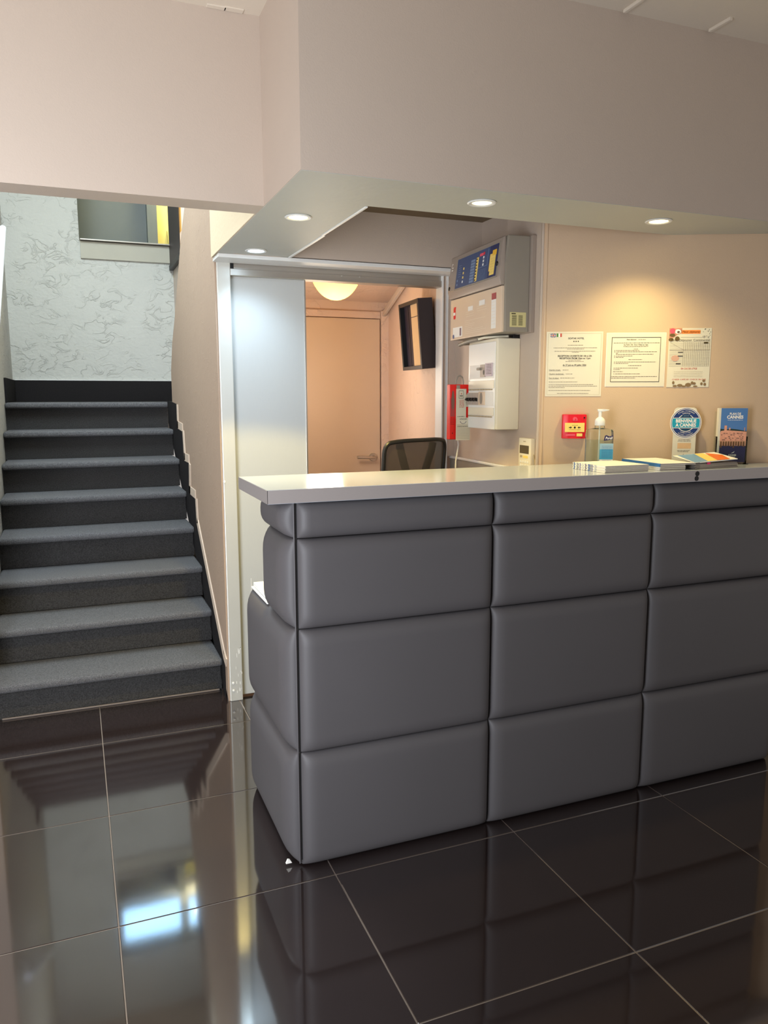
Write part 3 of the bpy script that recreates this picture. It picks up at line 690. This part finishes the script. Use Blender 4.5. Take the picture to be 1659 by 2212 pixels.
for k, (a, c_, z) in enumerate(((.078, .136, .187), (.026, .186, .177), (.076, .138, .173), (.03, .18, .165), (.094, .12, .1615), (.082, .128, .133), (.072, .138, .128), (.062, .084, .0965), (.074, .098, .082), (.054, .106, .067), (.012, .118, .053), (.012, .178, .043), (.012, .19, .0375), (.012, .072, .032), (.012, .166, .0215), (.044, .16, .011))):
    fine(fp, a, c_, z, .0018, y, k)
stuff(fp.build('fine_print', M_inkm, p1))
p2 = on_wall('wall_notice', 'middle notice sheet with a thick dark ruled frame', 'notice', .208, 1.415, G)
pw, ph = .212, .194
MB().box(0, pw, -.0016, 0, 0, ph).build('sheet', M_paper, p2)
MB().box(-.002, pw+.002, -.0006, 0, -.001, ph+.001).build('plastic_sleeve', M_paper2, p2)
bd = MB()
for (a, b_, c_, d_) in ((.017, .195, ph-.017, ph-.0152), (.017, .195, .016, .0178), (.017, .0188, .016, ph-.0152), (.1932, .195, .016, ph-.0152)): bd.rect(a, b_, c_, d_, y)
bd.build('frame_line', M_ink, p2)
text('heading', 'Petit déjeuner :', .0065, .090, .170, y, M_ink, p2, bold=.0001, fit=.038)
text('heading', 'De 7h30 à 10h / From 7:30am to 10am', .0065, .105, .151, y, M_ink, p2, bold=.0001, fit=.088)
fp = MB()
for k, (a, c_, z) in enumerate(((.113, .141, .170), (.024, .19, .158), (.06, .15, .145), (.098, .113, .136), (.034, .12, .131), (.034, .182, .126), (.034, .042, .121), (.034, .17, .117), (.034, .094, .111), (.034, .062, .106), (.08, .13, .098), (.034, .18, .089), (.034, .080, .084), (.08, .128, .076), (.034, .116, .067), (.034, .052, .062), (.026, .062, .054), (.034, .124, .046), (.020, .186, .036), (.020, .108, .0305))):
    fine(fp, a, c_, z, .0021, y, k)
for z in (.131, .126, .111, .106, .089, .084, .067, .062, .046): fp.rect(.028, .0305, z-.0012, z+.0012, y)
stuff(fp.build('fine_print', M_inkm, p2))
p3 = on_wall('wall_notice', 'right breakfast poster with coffee beans and a ticked grid', 'notice', .431, 1.412, G)
pw, ph = .153, .213
MB().box(0, pw, -.0016, 0, 0, ph).build('sheet', M_paper, p3)
MB().prism([(0, .172), (.016, .178), (.030, .190), (.046, .195), (.046, ph), (0, ph)], y, -.0016, 'y').build('photo_corner', mat('photo_brown_pink', (196, 140, 116), .5, noise=.35, nscale=60), p3)
MB().disc(.012, .203, .010, y-.0004).build('photo_rose', M_pink, p3); MB().disc(.031, .201, .011, y-.0004, .008).build('photo_cup', M_paper2, p3); MB().disc(.033, .199, .005, y-.0007, .004).build('photo_coffee', M_townd, p3)
MB().disc(.012, .188, .010, y-.0004, .006).build('photo_bean', mat('photo_olive_brown', (104, 84, 46), .6), p3); MB().disc(.030, .175, .0085, y-.0004).build('photo_bean', MATS['photo_olive_brown'], p3); MB().disc(.008, .172, .009, y-.0004, .006).build('photo_bean', MATS['photo_olive_brown'], p3)
MB().rect(.044, .112, .193, .206, y).build('orange_banner', M_orange, p3)
text('banner_title', 'Petit déjeuner', .0105, .079, .1998, y-.0004, M_ink, p3, shear=.35, fit=.066)
text('title', 'Petit Déjeuner Continental', .011, .078, .170, y-.0006, M_ink, p3, fit=.138)
gr = MB()
for k in range(16): z = .076+k*.0054; gr.rect(.004, .150, z, z+.0006, y)
for k in range(15): x = .054+k*.0066; gr.rect(x, x+.0006, .076, .164, y)
gr.rect(.004, .15, .134, .1348, y); gr.poly([(.004, y, .163), (.005, y, .163), (.054, y, .135), (.053, y, .135)]); gr.rect(.004, .15, .163, .1636, y)
stuff(gr.build('grid', M_inkm, p3))
MB().disc(.134, .160, .009, y-.0005, .003).build('grid_mark', mat('dark_olive_print', (70, 58, 20), .6), p3)
for (x, z) in ((.044, .126), (.044, .113), (.038, .085)): MB().rect(x-.009, x+.009, z-.0015, z+.0015, y-.0004).build('row_label', M_ink, p3)
MB().disc(.026, .105, .014, y-.0002, .011).build('photo_shade', mat('photo_pale_mauve', (206, 164, 146), .6), p3)
text('footer_title', 'EN CAS DE LITIGE', .0085, .078, .067, y, M_inkr, p3, bold=.00008, fit=.058)
text('footer_line', 'CHEER CAFÉ BY CHECK IN PAR', .0075, .080, .0275, y, M_inkr, p3, fit=.122)
MB().rect(.042, .135, .180, .1806, y).build('rule', M_ink, p3)
fp = MB()
for k in range(4): fine(fp, .024, .128, .056-k*.006, .0012, y, k)
stuff(fp.build('fine_print', M_inkl, p3))
Mb = mat('photo_coffee_bean', (134, 110, 78), .6)
for k, (x, z, a, c_) in enumerate(((.024, .016, .0045, .006), (.092, .015, .005, .006), (.100, .013, .0055, .005), (.126, .012, .0045, .0055), (.138, .010, .005, .0055), (.134, .023, .0055, .005), (.030, .004, .008, .0038), (.048, .006, .010, .0055), (.078, .008, .011, .0075), (.062, .003, .009, .003), (.104, .003, .008, .003))):
    MB().disc(x, z, a, y-.0003, c_, 14).build('bean_print', Mb, p3)
rd = random.Random(5)
sp = MB()
for k in range(16): x, z = rd.uniform(.122, .150), rd.uniform(.176, .211); sp.disc(x, z, rd.uniform(.0009, .002), y, rd.uniform(.0008, .0015), 8)
stuff(sp.build('speckle_print', M_ink, p3))
# fire call point
cp = on_wall('fire_call_point', 'red manual fire call point beside the hand gel bottle', 'alarm button', .052, 1.223)
pw, ph = .088, .089
prof = [(0, -.022), (.02, -.027), (.044, -.029), (.068, -.027), (pw, -.022), (pw, 0), (0, 0)]
MB().prism(prof, 0, ph, 'z', .002, 2).build('case', M_red, cp, True)
MB().box(.008, pw-.008, -.0295, -.024, .024, .058, .001).build('glass_plate', M_yellow, cp); yc = -.0300
MB().disc(.044, .041, .0038, yc).build('press_dot', M_lens, cp)
for s_ in (-1, 1):
    x = .044-s_*.0155; MB().poly([(x+s_*.005, yc, .041), (x-s_*.0005, yc, .0365), (x-s_*.0005, yc, .0395), (x-s_*.006, yc, .0395), (x-s_*.006, yc, .0425), (x-s_*.0005, yc, .0425), (x-s_*.0005, yc, .0455)]).build('arrow', M_lens, cp)
fp = MB(); fine(fp, .034, .056, .0495, .0014, yc, 1); fine(fp, .024, .066, .033, .0014, yc, 2); stuff(fp.build('fine_print', M_ink, cp))
MB().box(.052, .073, -.0295, -.024, .008, .019, .0008).build('service_tag', M_yellow, cp)
MB().rect(.012, .046, .010, .017, -.0292).build('maker_mark', M_pink, cp)
MB().prism([(.037, .066), (.053, .066), (.053, .073), (.049, .079), (.040, .080), (.036, .074)], -.0297, -.028, 'y').build('flame_sign', M_pink, cp)
MB().prism([(.042, .068), (.049, .068), (.047, .076)], -.0302, -.0296, 'y').build('flame_mark', M_red, cp)
MB().disc(.079, .077, .003, -.0262).build('key_hole', M_lens, cp)

# ================================================================== THINGS ON THE COUNTER
ZT = 1.1325
# hand gel bottle
bt = thing('sanitizer_bottle', 'clear hand gel pump bottle standing on the counter', 'bottle', (1.775, 2.325, ZT), AW); bt.scale = (1, 1, .945)
def clear(name, col, g):
    m = bpy.data.materials.new(name); m.use_nodes = True; nt = m.node_tree; nt.nodes.clear()
    o_ = nt.nodes.new('ShaderNodeOutputMaterial'); t = nt.nodes.new('ShaderNodeBsdfTransparent'); gl_ = nt.nodes.new('ShaderNodeBsdfGlossy'); mx = nt.nodes.new('ShaderNodeMixShader'); lw_ = nt.nodes.new('ShaderNodeLayerWeight')
    t.inputs[0].default_value = (*col, 1); gl_.inputs[1].default_value = .06; lw_.inputs[0].default_value = g
    nt.links.new(lw_.outputs['Fresnel'], mx.inputs[0]); nt.links.new(t.outputs[0], mx.inputs[1]); nt.links.new(gl_.outputs[0], mx.inputs[2]); nt.links.new(mx.outputs[0], o_.inputs[0]); return m
Mg = clear('clear_plastic', (.93, .96, .94), .16)
Mgel = clear('clear_gel', (.88, .94, .95), .06)
def rbox(w_, d_, prof, r):
    b = MB(); rows = []
    for (k, z) in prof:
        hw, hd = w_/2*k, d_/2*max(k, .55) if k < 1 else d_/2*k
        rr = min(r, hw*.9, hd*.9); row = []
        for cx, cy, a in ((hw-rr, hd-rr, 0), (-hw+rr, hd-rr, 90), (-hw+rr, -hd+rr, 180), (hw-rr, -hd+rr, 270)):
            for i in range(6): row.append(b.b.verts.new((cx+rr*math.cos(R(a+18*i)), cy+rr*math.sin(R(a+18*i)), z)))
        rows.append(row)
    n = len(rows[0])
    for p, q in zip(rows, rows[1:]):
        for i in range(n): b.b.faces.new([p[i], p[(i+1) % n], q[(i+1) % n], q[i]])
    b.b.faces.new(rows[0][::-1]); b.b.faces.new(rows[-1]); return b
rbox(.096, .054, [(.94, 0), (1, .003), (1, .118), (.985, .128), (.93, .134), (.6, .138), (.40, .140), (.36, .144), (.36, .149)], .016).build('bottle_body', Mg, bt, True)
rbox(.091, .049, [(.94, .002), (1, .005), (1, .094), (1, .095)], .014).build('gel', Mgel, bt, True)
MB().lathe([(0, .150), (.018, .150), (.0185, .152), (.0185, .168), (.016, .174), (.010, .180), (.008, .181), (.0065, .182), (.0065, .205), (0, .205)], 20).build('pump_collar', M_whitep2, bt, True)
MB().prism([(-.010, .203), (.012, .203), (.030, .207), (.032, .210), (.012, .212), (-.010, .212)], -.007, .007, 'y', .002, 2).build('pump_head', M_whitep2, bt, True)
MB().tube([(0, 0, .01), (0, 0, .15)], .003, 8).build('dip_tube', M_whitep, bt)
yl = -.0278
MB().box(-.003, .045, yl, yl+.001, .020, .074, .0002).build('label', mat('label_blue', (78, 168, 206), .4), bt)
MB().box(-.003, .045, yl-.0004, yl+.0005, .060, .082).build('label_top', mat('label_pale_blue', (160, 196, 212), .4), bt)
MB().box(-.003, .045, yl-.0004, yl+.0005, .010, .021).build('label_foot', M_paper2, bt)
MB().prism([(.010, .092), (.042, .097), (.044, .114), (.030, .109), (.020, .114), (.014, .112)], yl-.0004, yl, 'y').build('brand_patch', M_navyd, bt)
text('brand_word', 'Purell', .0135, .028, .1025, yl-.0008, M_paper2, bt, shear=.2, bold=.0003, fit=.025)
text('sub_word', 'ADVANCED', .006, .027, .087, yl-.0008, M_navyd, bt, fit=.03)
fp = MB()
for k in range(8): fine(fp, .004, .042, .072-k*.006, .0016, yl-.0008, k)
for k in range(2): fine(fp, .008, .04, .018-k*.004, .0014, yl-.0008, k+20)
stuff(fp.build('fine_print', mat('blue_ink', (60, 96, 160), .6), bt))
# booklet stacks
def booklet(name, label, x, y, z, w_, d_, t, cover, spine, grp, rz=0, cat='booklet'):
    o = thing(name, label, cat, (x, y, z), rz, grp)
    MB().box(.002, w_, .0008, d_-.0008, .0006, t-.0006).build('pages', M_pages, o)
    MB().box(0, w_+.001, 0, d_, t-.0007, t).build('cover', cover, o); MB().box(0, w_+.001, 0, d_, 0, .0007).build('back_cover', M_paper2, o)
    sp = MB().box(-.0004, .0022, 0, d_, 0, t).build('spine', spine, o)
    return o, sp
M_pages = mat('page_edges', (158, 148, 138), .8, noise=.2, nscale=900, stretch=(.02, .02, 1))
S1 = ['bottom', 'second', 'third', 'fourth', 'fifth', 'top']
cols = [mat('spine_blue', (92, 120, 176), .5), mat('spine_grey', (150, 156, 168), .5), mat('spine_lavender', (150, 152, 190), .5), mat('spine_pale', (196, 202, 208), .5), mat('spine_violet', (130, 128, 150), .5)]
for k in range(5):
    o, sp = booklet('booklet', 'multicoloured spine booklet, %s of the left stack on the counter' % ['lowest', 'second lowest', 'middle', 'second topmost', 'topmost'][k], 1.590+.0015*(k % 2), 2.046, ZT+k*.0045, .175, .175, .0043, M_paper2, M_paper2, 'striped booklets in the left stack')
    x = .002; i = 0; rd = random.Random(11)
    while x < .120:
        wd = rd.uniform(.004, .014); bnd = MB().box(-.0008, .0, .173-x-wd, .173-x, .0003, .0040).build('spine_stripe', cols[i % 5] if i else cols[0], sp); x += wd+rd.choice((.001, .004, .008)); i += 1
for k in range(4):
    o, sp = booklet('booklet', 'white booklet, %s of the middle stack with blue spine band' % ['lowest', 'second lowest', 'second topmost', 'topmost'][k], 1.812+.001*(k % 2), 2.046, ZT+k*.0058, .10 if k < 3 else .14, .225, .0056, M_paper2, M_paper2 if k < 2 else mat('spine_sky', (72, 132, 190), .45), 'white booklets in the middle stack', R(-6))
lf = thing('loose_sheet', 'loose cream paper sheets lying behind the white booklets', 'paper', (1.93, 2.15, ZT), R(-20))
for k in range(4): MB().box(.0+.01*k, .12, -.03, .075-.004*k, .0009*k*3, .0009*k*3+.0022).build('sheet', M_paper, lf)
for k in range(7):
    q = thing('flyer', 'thin glossy leaflet, %s in the right pile on the counter' % ['lowest', 'second lowest', 'third lowest', 'middle', 'third topmost', 'second topmost', 'topmost'][k] if k < 6 else 'blue and orange leaflet topmost on the right pile of the counter', 'leaflet', (1.955+.0012*(k % 3), 2.036+.001*(k % 2), ZT+k*.0030), R(2+(k % 3)), 'leaflets in the right pile')
    MB().box(0, .20, 0, .105, 0, .0027).build('folded_sheet', M_pages if k < 6 else M_paper2, q)
    MB().box(-.0005, .02, -.0004, .1052, .0006, .0016).build('dark_fold', M_greyp if k % 2 else M_lens, q)
    if k == 6:
        MB().poly([(.0, .002, .0030), (.075, .002, .0030), (.10, .103, .0030), (.02, .103, .0030)]).build('blue_print', mat('flyer_blue', (120, 164, 206), .35), q)
        MB().poly([(.06, .002, .0033), (.115, .002, .0033), (.14, .1, .0033), (.10, .103, .0033)]).build('yellow_print', M_yellow, q)
        MB().poly([(.105, .002, .0036), (.165, .002, .0036), (.19, .06, .0036), (.15, .10, .0036), (.13, .06, .0036)]).build('orange_print', mat('flyer_orange', (246, 122, 30), .35), q)
        q.rotation_euler = (R(9), R(-2), R(3)); 
        q.location.z += .002
MB().box(.055, .07, -.0012, 0, -.010, -.001).build('pink_tab', mat('magenta_tab', (226, 40, 110), .5), q)
# welcome card
wcd = on_wall('welcome_card', 'tall white card with round blue welcome emblem by the wall', 'card', .456, ZT, None, .028)
cw, chh = .083, .205
MB().prism([(0, 0), (cw, 0), (cw, chh-.012), (cw-.004, chh-.004), (cw-.012, chh), (.012, chh), (.004, chh-.004), (0, chh-.012)], -.0012, .0012, 'y').build('card', M_paper, wcd)
cx, cz = cw/2+.002, .149; yd = -.0030
MB().lathe([(0, -.0008), (.0565, -.0008), (.0565, .0008), (0, .0008)], 48, m=Matrix.Translation((cx, -.0018, cz)) @ Matrix.Rotation(R(90), 4, 'X')).build('disc', M_paper2, wcd)
em = MB().disc(cx, cz, .0540, yd+.0002, n=48).build('emblem', M_navy, wcd)
MB().ring(cx, cz, .0500, .0020, yd-.0002).build('white_ring', M_paper2, em)
MB().disc(cx, cz, .031, yd-.0001, n=36).build('inner_disc', M_teald, em)
MB().ring(cx, cz, .0300, .0022, yd-.0003, 40, 20, 62).build('inner_ring', M_paper2, em); MB().ring(cx, cz, .0300, .0022, yd-.0003, 40, 118, 160).build('inner_ring', M_paper2, em)
MB().ring(cx, cz, .0300, .0022, yd-.0003, 40, 200, 340).build('inner_ring', M_paper2, em)
bz0, bz1 = -.0185, .0175
import math as _m
xb = _m.sqrt(.05**2-.018**2)
MB().poly([(cx-xb, yd-.0006, cz+bz0), (cx+xb, yd-.0006, cz+bz0), (cx+.0495, yd-.0006, cz-.008), (cx+.0498, yd-.0006, cz+.008), (cx+xb, yd-.0006, cz+bz1), (cx-xb, yd-.0006, cz+bz1), (cx-.0498, yd-.0006, cz+.008), (cx-.0495, yd-.0006, cz-.008)]).build('teal_band', M_teal, em)
MB().rect(cx-xb, cx+xb, cz+bz1-.001, cz+bz1+.001, yd-.0009).build('band_edge', M_paper2, em); MB().rect(cx-xb, cx+xb, cz+bz0-.001, cz+bz0+.001, yd-.0009).build('band_edge', M_paper2, em)
text('emblem_word', 'BIENVENUE', .017, cx, cz+.0065, yd-.0011, M_paper2, em, bold=.0006, fit=.074)
text('emblem_word', 'A CANNES', .017, cx, cz-.0085, yd-.0011, M_paper2, em, bold=.0006, fit=.074)
text('emblem_year', '2024', .0085, cx, cz+.0255, yd-.0009, M_bluel, em, fit=.020)
arc_text('emblem_word', 'ETABLISSEMENT', .0068, cx, cz, .0435, yd-.0009, M_paper2, em)
arc_text('emblem_word', 'ENGAGÉ', .0068, cx, cz, .0355, yd-.0009, M_paper2, em)
arc_text('emblem_word', 'COMMITTED', .0062, cx, cz, .0375, yd-.0009, M_paper2, em, mid=270, top=False)
arc_text('emblem_word', 'ESTABLISHMENT', .0062, cx, cz, .0455, yd-.0009, M_paper2, em, mid=270, top=False)
fp = MB()
for k, (a, c_, z) in enumerate(((.020, .064, .086), (.018, .066, .0815), (.018, .063, .047), (.020, .060, .0425))): fine(fp, a, c_, z, .0020, -.0016, k)
stuff(fp.build('fine_print', M_ink, wcd))
MB().rect(.018, .067, .054, .075, -.0015).build('photo_patch', mat('photo_hand_tan', (222, 184, 140), .6, noise=.15, nscale=60), wcd)
MB().poly([(.034, -.0015, .0275), (.043, -.0015, .0345), (.041, -.0015, .0295)]).build('sail_mark', M_ink, wcd)
MB().box(.01, cw-.01, -.002, .012, 0, .003).build('card_foot', M_paper, wcd)
# map leaflets in a clear holder
mh = on_wall('leaflet_holder', 'clear acrylic holder on the counter carrying city map leaflets', 'holder', .609, ZT, None, .046)
Ma = clear('clear_acrylic', (.95, .97, .95), .1)
MB().box(-.004, .112, .022, .024, 0, .19, .0005).build('back_plate', Ma, mh)
MB().box(.0, .108, -.026, .024, 0, .002, .0005).build('base_plate', Ma, mh)
MB().box(.002, .106, -.0062, -.0046, .012, .085, .0002).build('front_plate', Ma, mh)
MB().box(-.001, .0005, -.004, .024, 0, .10).build('side_plate', Ma, mh); MB().box(.1075, .109, -.004, .024, 0, .10).build('side_plate', Ma, mh)
ml = thing('map_leaflet', 'blue city map leaflet showing a harbour town in the acrylic holder', 'leaflet', mh.location+Vector((0, 0, .006)), AW)
lw, lh = .104, .197
MB().box(.002, lw, -.0015, .018, 0, lh).build('folded_pages', M_paper, ml)
yl = -.0020
MB().rect(.010, lw, .0, .078, yl).build('sea_print', M_navyd, ml); MB().rect(.010, lw, .078-.018, .108, yl-.0003).build('town_print', M_town, ml)
MB().rect(.010, lw, .108, lh, yl).build('sky_print', M_sky, ml)
tp = MB(); rd = random.Random(8)
tp.poly([(.010, yl-.0006, .122), (.03, yl-.0006, .120), (.05, yl-.0006, .122), (.07, yl-.0006, .120), (lw, yl-.0006, .114), (lw, yl-.0006, .108), (.01, yl-.0006, .108)]); tp.build('tree_print', M_trees, ml)
tw = MB(); tw.rect(.024, .033, .116, .134, yl-.0009); tw.rect(.041, .0455, .118, .126, yl-.0009); tw.rect(.095, .0975, .114, .127, yl-.0009)
tw.poly([(.010, yl-.0008, .108), (.012, yl-.0008, .114), (.03, yl-.0008, .117), (lw, yl-.0008, .112), (lw, yl-.0008, .104), (.010, yl-.0008, .104)]); tw.build('tower_print', M_town, ml)
wn = MB()
for k in range(46): x, z = rd.uniform(.012, .1), rd.choice((.106, .1, .094, .088, .082)); wn.rect(x, x+rd.uniform(.0015, .006), z-.0012, z+.0010, yl-.0010)
stuff(wn.build('window_print', M_townd, ml))
rf = MB()
for k in range(10): x = .012+k*.009; rf.rect(x, x+.006, rd.uniform(.052, .062), .076, yl-.0006)
rf.build('reflection_print', mat('photo_reflection_brown', (120, 82, 52), .4), ml)
MB().rect(.002, .010, 0, lh, yl).build('pale_edge', M_paper, ml)
text('title', 'PLAN DE', .0115, .060, .176, yl-.0006, M_paper2, ml, bold=.0003, fit=.040)
text('title', 'CANNES', .0155, .060, .164, yl-.0006, M_paper2, ml, bold=.0006, fit=.058)
fp = MB(); fine(fp, .034, .088, .154, .0018, yl-.0006, 2); stuff(fp.build('fine_print', M_paper2, ml))
text('logo_word', 'CANNES', .0085, .058, .0255, yl-.0008, M_paper2, ml, bold=.0004, fit=.028)
MB().poly([(.052, yl-.0008, .032), (.066, yl-.0008, .0405), (.062, yl-.0008, .0345)]).build('sail_mark', M_paper2, ml)
MB().rect(.048, .068, .0185, .0200, yl-.0008).build('logo_line', M_paper2, ml)

# ================================================================== OFFICE CHAIR BEHIND THE COUNTER
ch = thing('office_chair', 'black mesh back office chair behind the counter', 'chair', (1.275, 2.92, 0), R(20))
bwid, bh = .172, .46; zb = .745
def bk(u, v): return (u*bwid*(1-.10*(1-v)**2), -.055+.035*u*u+.05*(1-v)*(1-v)-.025*v, zb+v*bh-.012*abs(u)**4)
loop = []
N = 10
for i in range(N+1): loop.append(bk(-1, .06+.86*i/N))
for i in range(1, 5): a = math.pi-math.pi/2*i/5; loop.append((lambda c_, s_: bk(-.86+.14*c_, .92+.08*s_))(math.cos(a), math.sin(a)))
for i in range(N+1): loop.append(bk(-.86+1.72*i/N, 1))
for i in range(1, 5): a = math.pi/2-math.pi/2*i/5; loop.append((lambda c_, s_: bk(.86+.14*c_, .92+.08*s_))(math.cos(a), math.sin(a)))
for i in range(N+1): loop.append(bk(1, .92-.86*i/N))
for i in range(1, N): loop.append(bk(1-2*i/N, .02))
MB().tube(loop, .0085, 8, True).build('back_frame', M_chairf, ch, True)
g = MB(); rows = []
for i in range(17): rows.append([g.b.verts.new(bk(-.97+1.94*i/16, .04+.955*j/14)) for j in range(15)])
for i in range(16):
    for j in range(14): g.b.faces.new([rows[i][j], rows[i+1][j], rows[i+1][j+1], rows[i][j+1]])
mesh_m = bpy.data.materials.new('see_through_mesh'); mesh_m.use_nodes = True; nt = mesh_m.node_tree
pb = nt.nodes['Principled BSDF']; pb.inputs['Base Color'].default_value = rgb(62, 54, 48); pb.inputs['Roughness'].default_value = .7
tcn = nt.nodes.new('ShaderNodeTexCoord'); wv = nt.nodes.new('ShaderNodeTexNoise'); wv.inputs['Scale'].default_value = 600
trn = nt.nodes.new('ShaderNodeBsdfTransparent'); mxs = nt.nodes.new('ShaderNodeMixShader'); mxs.inputs[0].default_value = .92
nt.links.new(tcn.outputs['Object'], wv.inputs[0])
nt.links.new(trn.outputs[0], mxs.inputs[1]); nt.links.new(pb.outputs[0], mxs.inputs[2]); nt.links.new(mxs.outputs[0], nt.nodes['Material Output'].inputs[0])
g.build('mesh_back', mesh_m, ch, True)
def bk2(u, v, d=.02): p = bk(u, v); return (p[0], p[1]+d, p[2])
MB().tube([bk2(-.55, .97), bk2(-.5, .9), bk2(-.3, .7), bk2(0, .55), bk2(.3, .7), bk2(.5, .9), bk2(.55, .97)], .016, 8).build('spine_arm', M_chairf, ch, True)
MB().tube([bk2(0, .56), bk2(0, .3), bk2(0, .02, .03), (0, .06, .60), (0, .10, .50)], .02, 8).build('spine', M_chairf, ch, True)
MB().prism([(-.22, -.0), (.22, -.0), (.24, .22), (.2, .44), (-.2, .44), (-.24, .22)], .46, .53, 'z', .03, 4).build('seat', M_mesh, ch, True)
MB().lathe([(0, .43), (.07, .43), (.07, .46), (0, .46)], 20, 0, .2).build('seat_plate', M_chairf, ch, True)
MB().lathe([(0, .10), (.028, .10), (.028, .28), (.018, .285), (.018, .43), (0, .43)], 20, 0, .2).build('gas_column', M_steel, ch, True)
for s_ in (-1, 1): MB().tube([(s_*.235, .12, .48), (s_*.265, .12, .56), (s_*.265, .12, .68), (s_*.265, .30, .69), (s_*.265, .34, .66), (s_*.24, .32, .49)], .014, 8).build('armrest', M_chairf, ch, True)
for k in range(5):
    a = R(72*k+20); ex, ey = .27*math.cos(a), .2+.27*math.sin(a)
    MB().tube([(0, .2, .125), (ex*.6, .2+(ey-.2)*.6, .105), (ex, ey, .075)], [.024, .02, .014], 8).build('leg', M_chairf, ch, True)
    MB().lathe([(0, -.012), (.027, -.012), (.028, 0), (.027, .012), (0, .012)], 16, m=Matrix.Translation((ex, ey, .028)) @ Matrix.Rotation(a, 4, 'Z') @ Matrix.Rotation(R(90), 4, 'X')).build('castor', M_black, ch, True)

# ================================================================== MIRROR BOX IN THE BACK LOBBY
tilt = Matrix.Rotation(R(4.5), 4, 'X')
mb_ = thing('mirror_cabinet', 'tilted black framed mirror box on the lobby wall', 'mirror', (1.690, 3.765, 1.518), R(-95))
mwid, mht, mdp = .30, .335, .075
def mp(b, name, m, sm=False): b.sub(tilt); return b.build(name, m, mb_, sm)
mp(MB().box(0, .018, -mdp, 0, 0, mht, .001), 'frame_side', M_black); mp(MB().box(mwid-.018, mwid, -mdp, 0, 0, mht, .001), 'frame_side', M_dark)
mp(MB().box(.018, mwid-.018, -mdp, 0, 0, .018, .001), 'frame_rail', M_dark); mp(MB().box(.018, mwid-.018, -mdp, 0, mht-.018, mht, .001), 'frame_rail', M_dark)
mp(MB().box(.018, mwid-.018, -.052, -.044, .018, mht-.018), 'back_panel', mat('dark_violet_panel', (44, 36, 48), .35))
mp(MB().box(.145, mwid-.018, -.060, -.053, .018, mht-.018), 'tan_panel', mat('tan_glass_panel', (218, 184, 140), .12))
mp(MB().box(.145, mwid-.018, -.0608, -.0602, .255, .258), 'panel_joint', M_dark)
mp(MB().box(.085, .088, -.0535, -.052, .018, mht-.018), 'panel_joint', M_black)
for z in (.08, .26): mp(MB().box(.12, .18, -.004, .055, z, z+.02), 'wall_bracket', M_black)
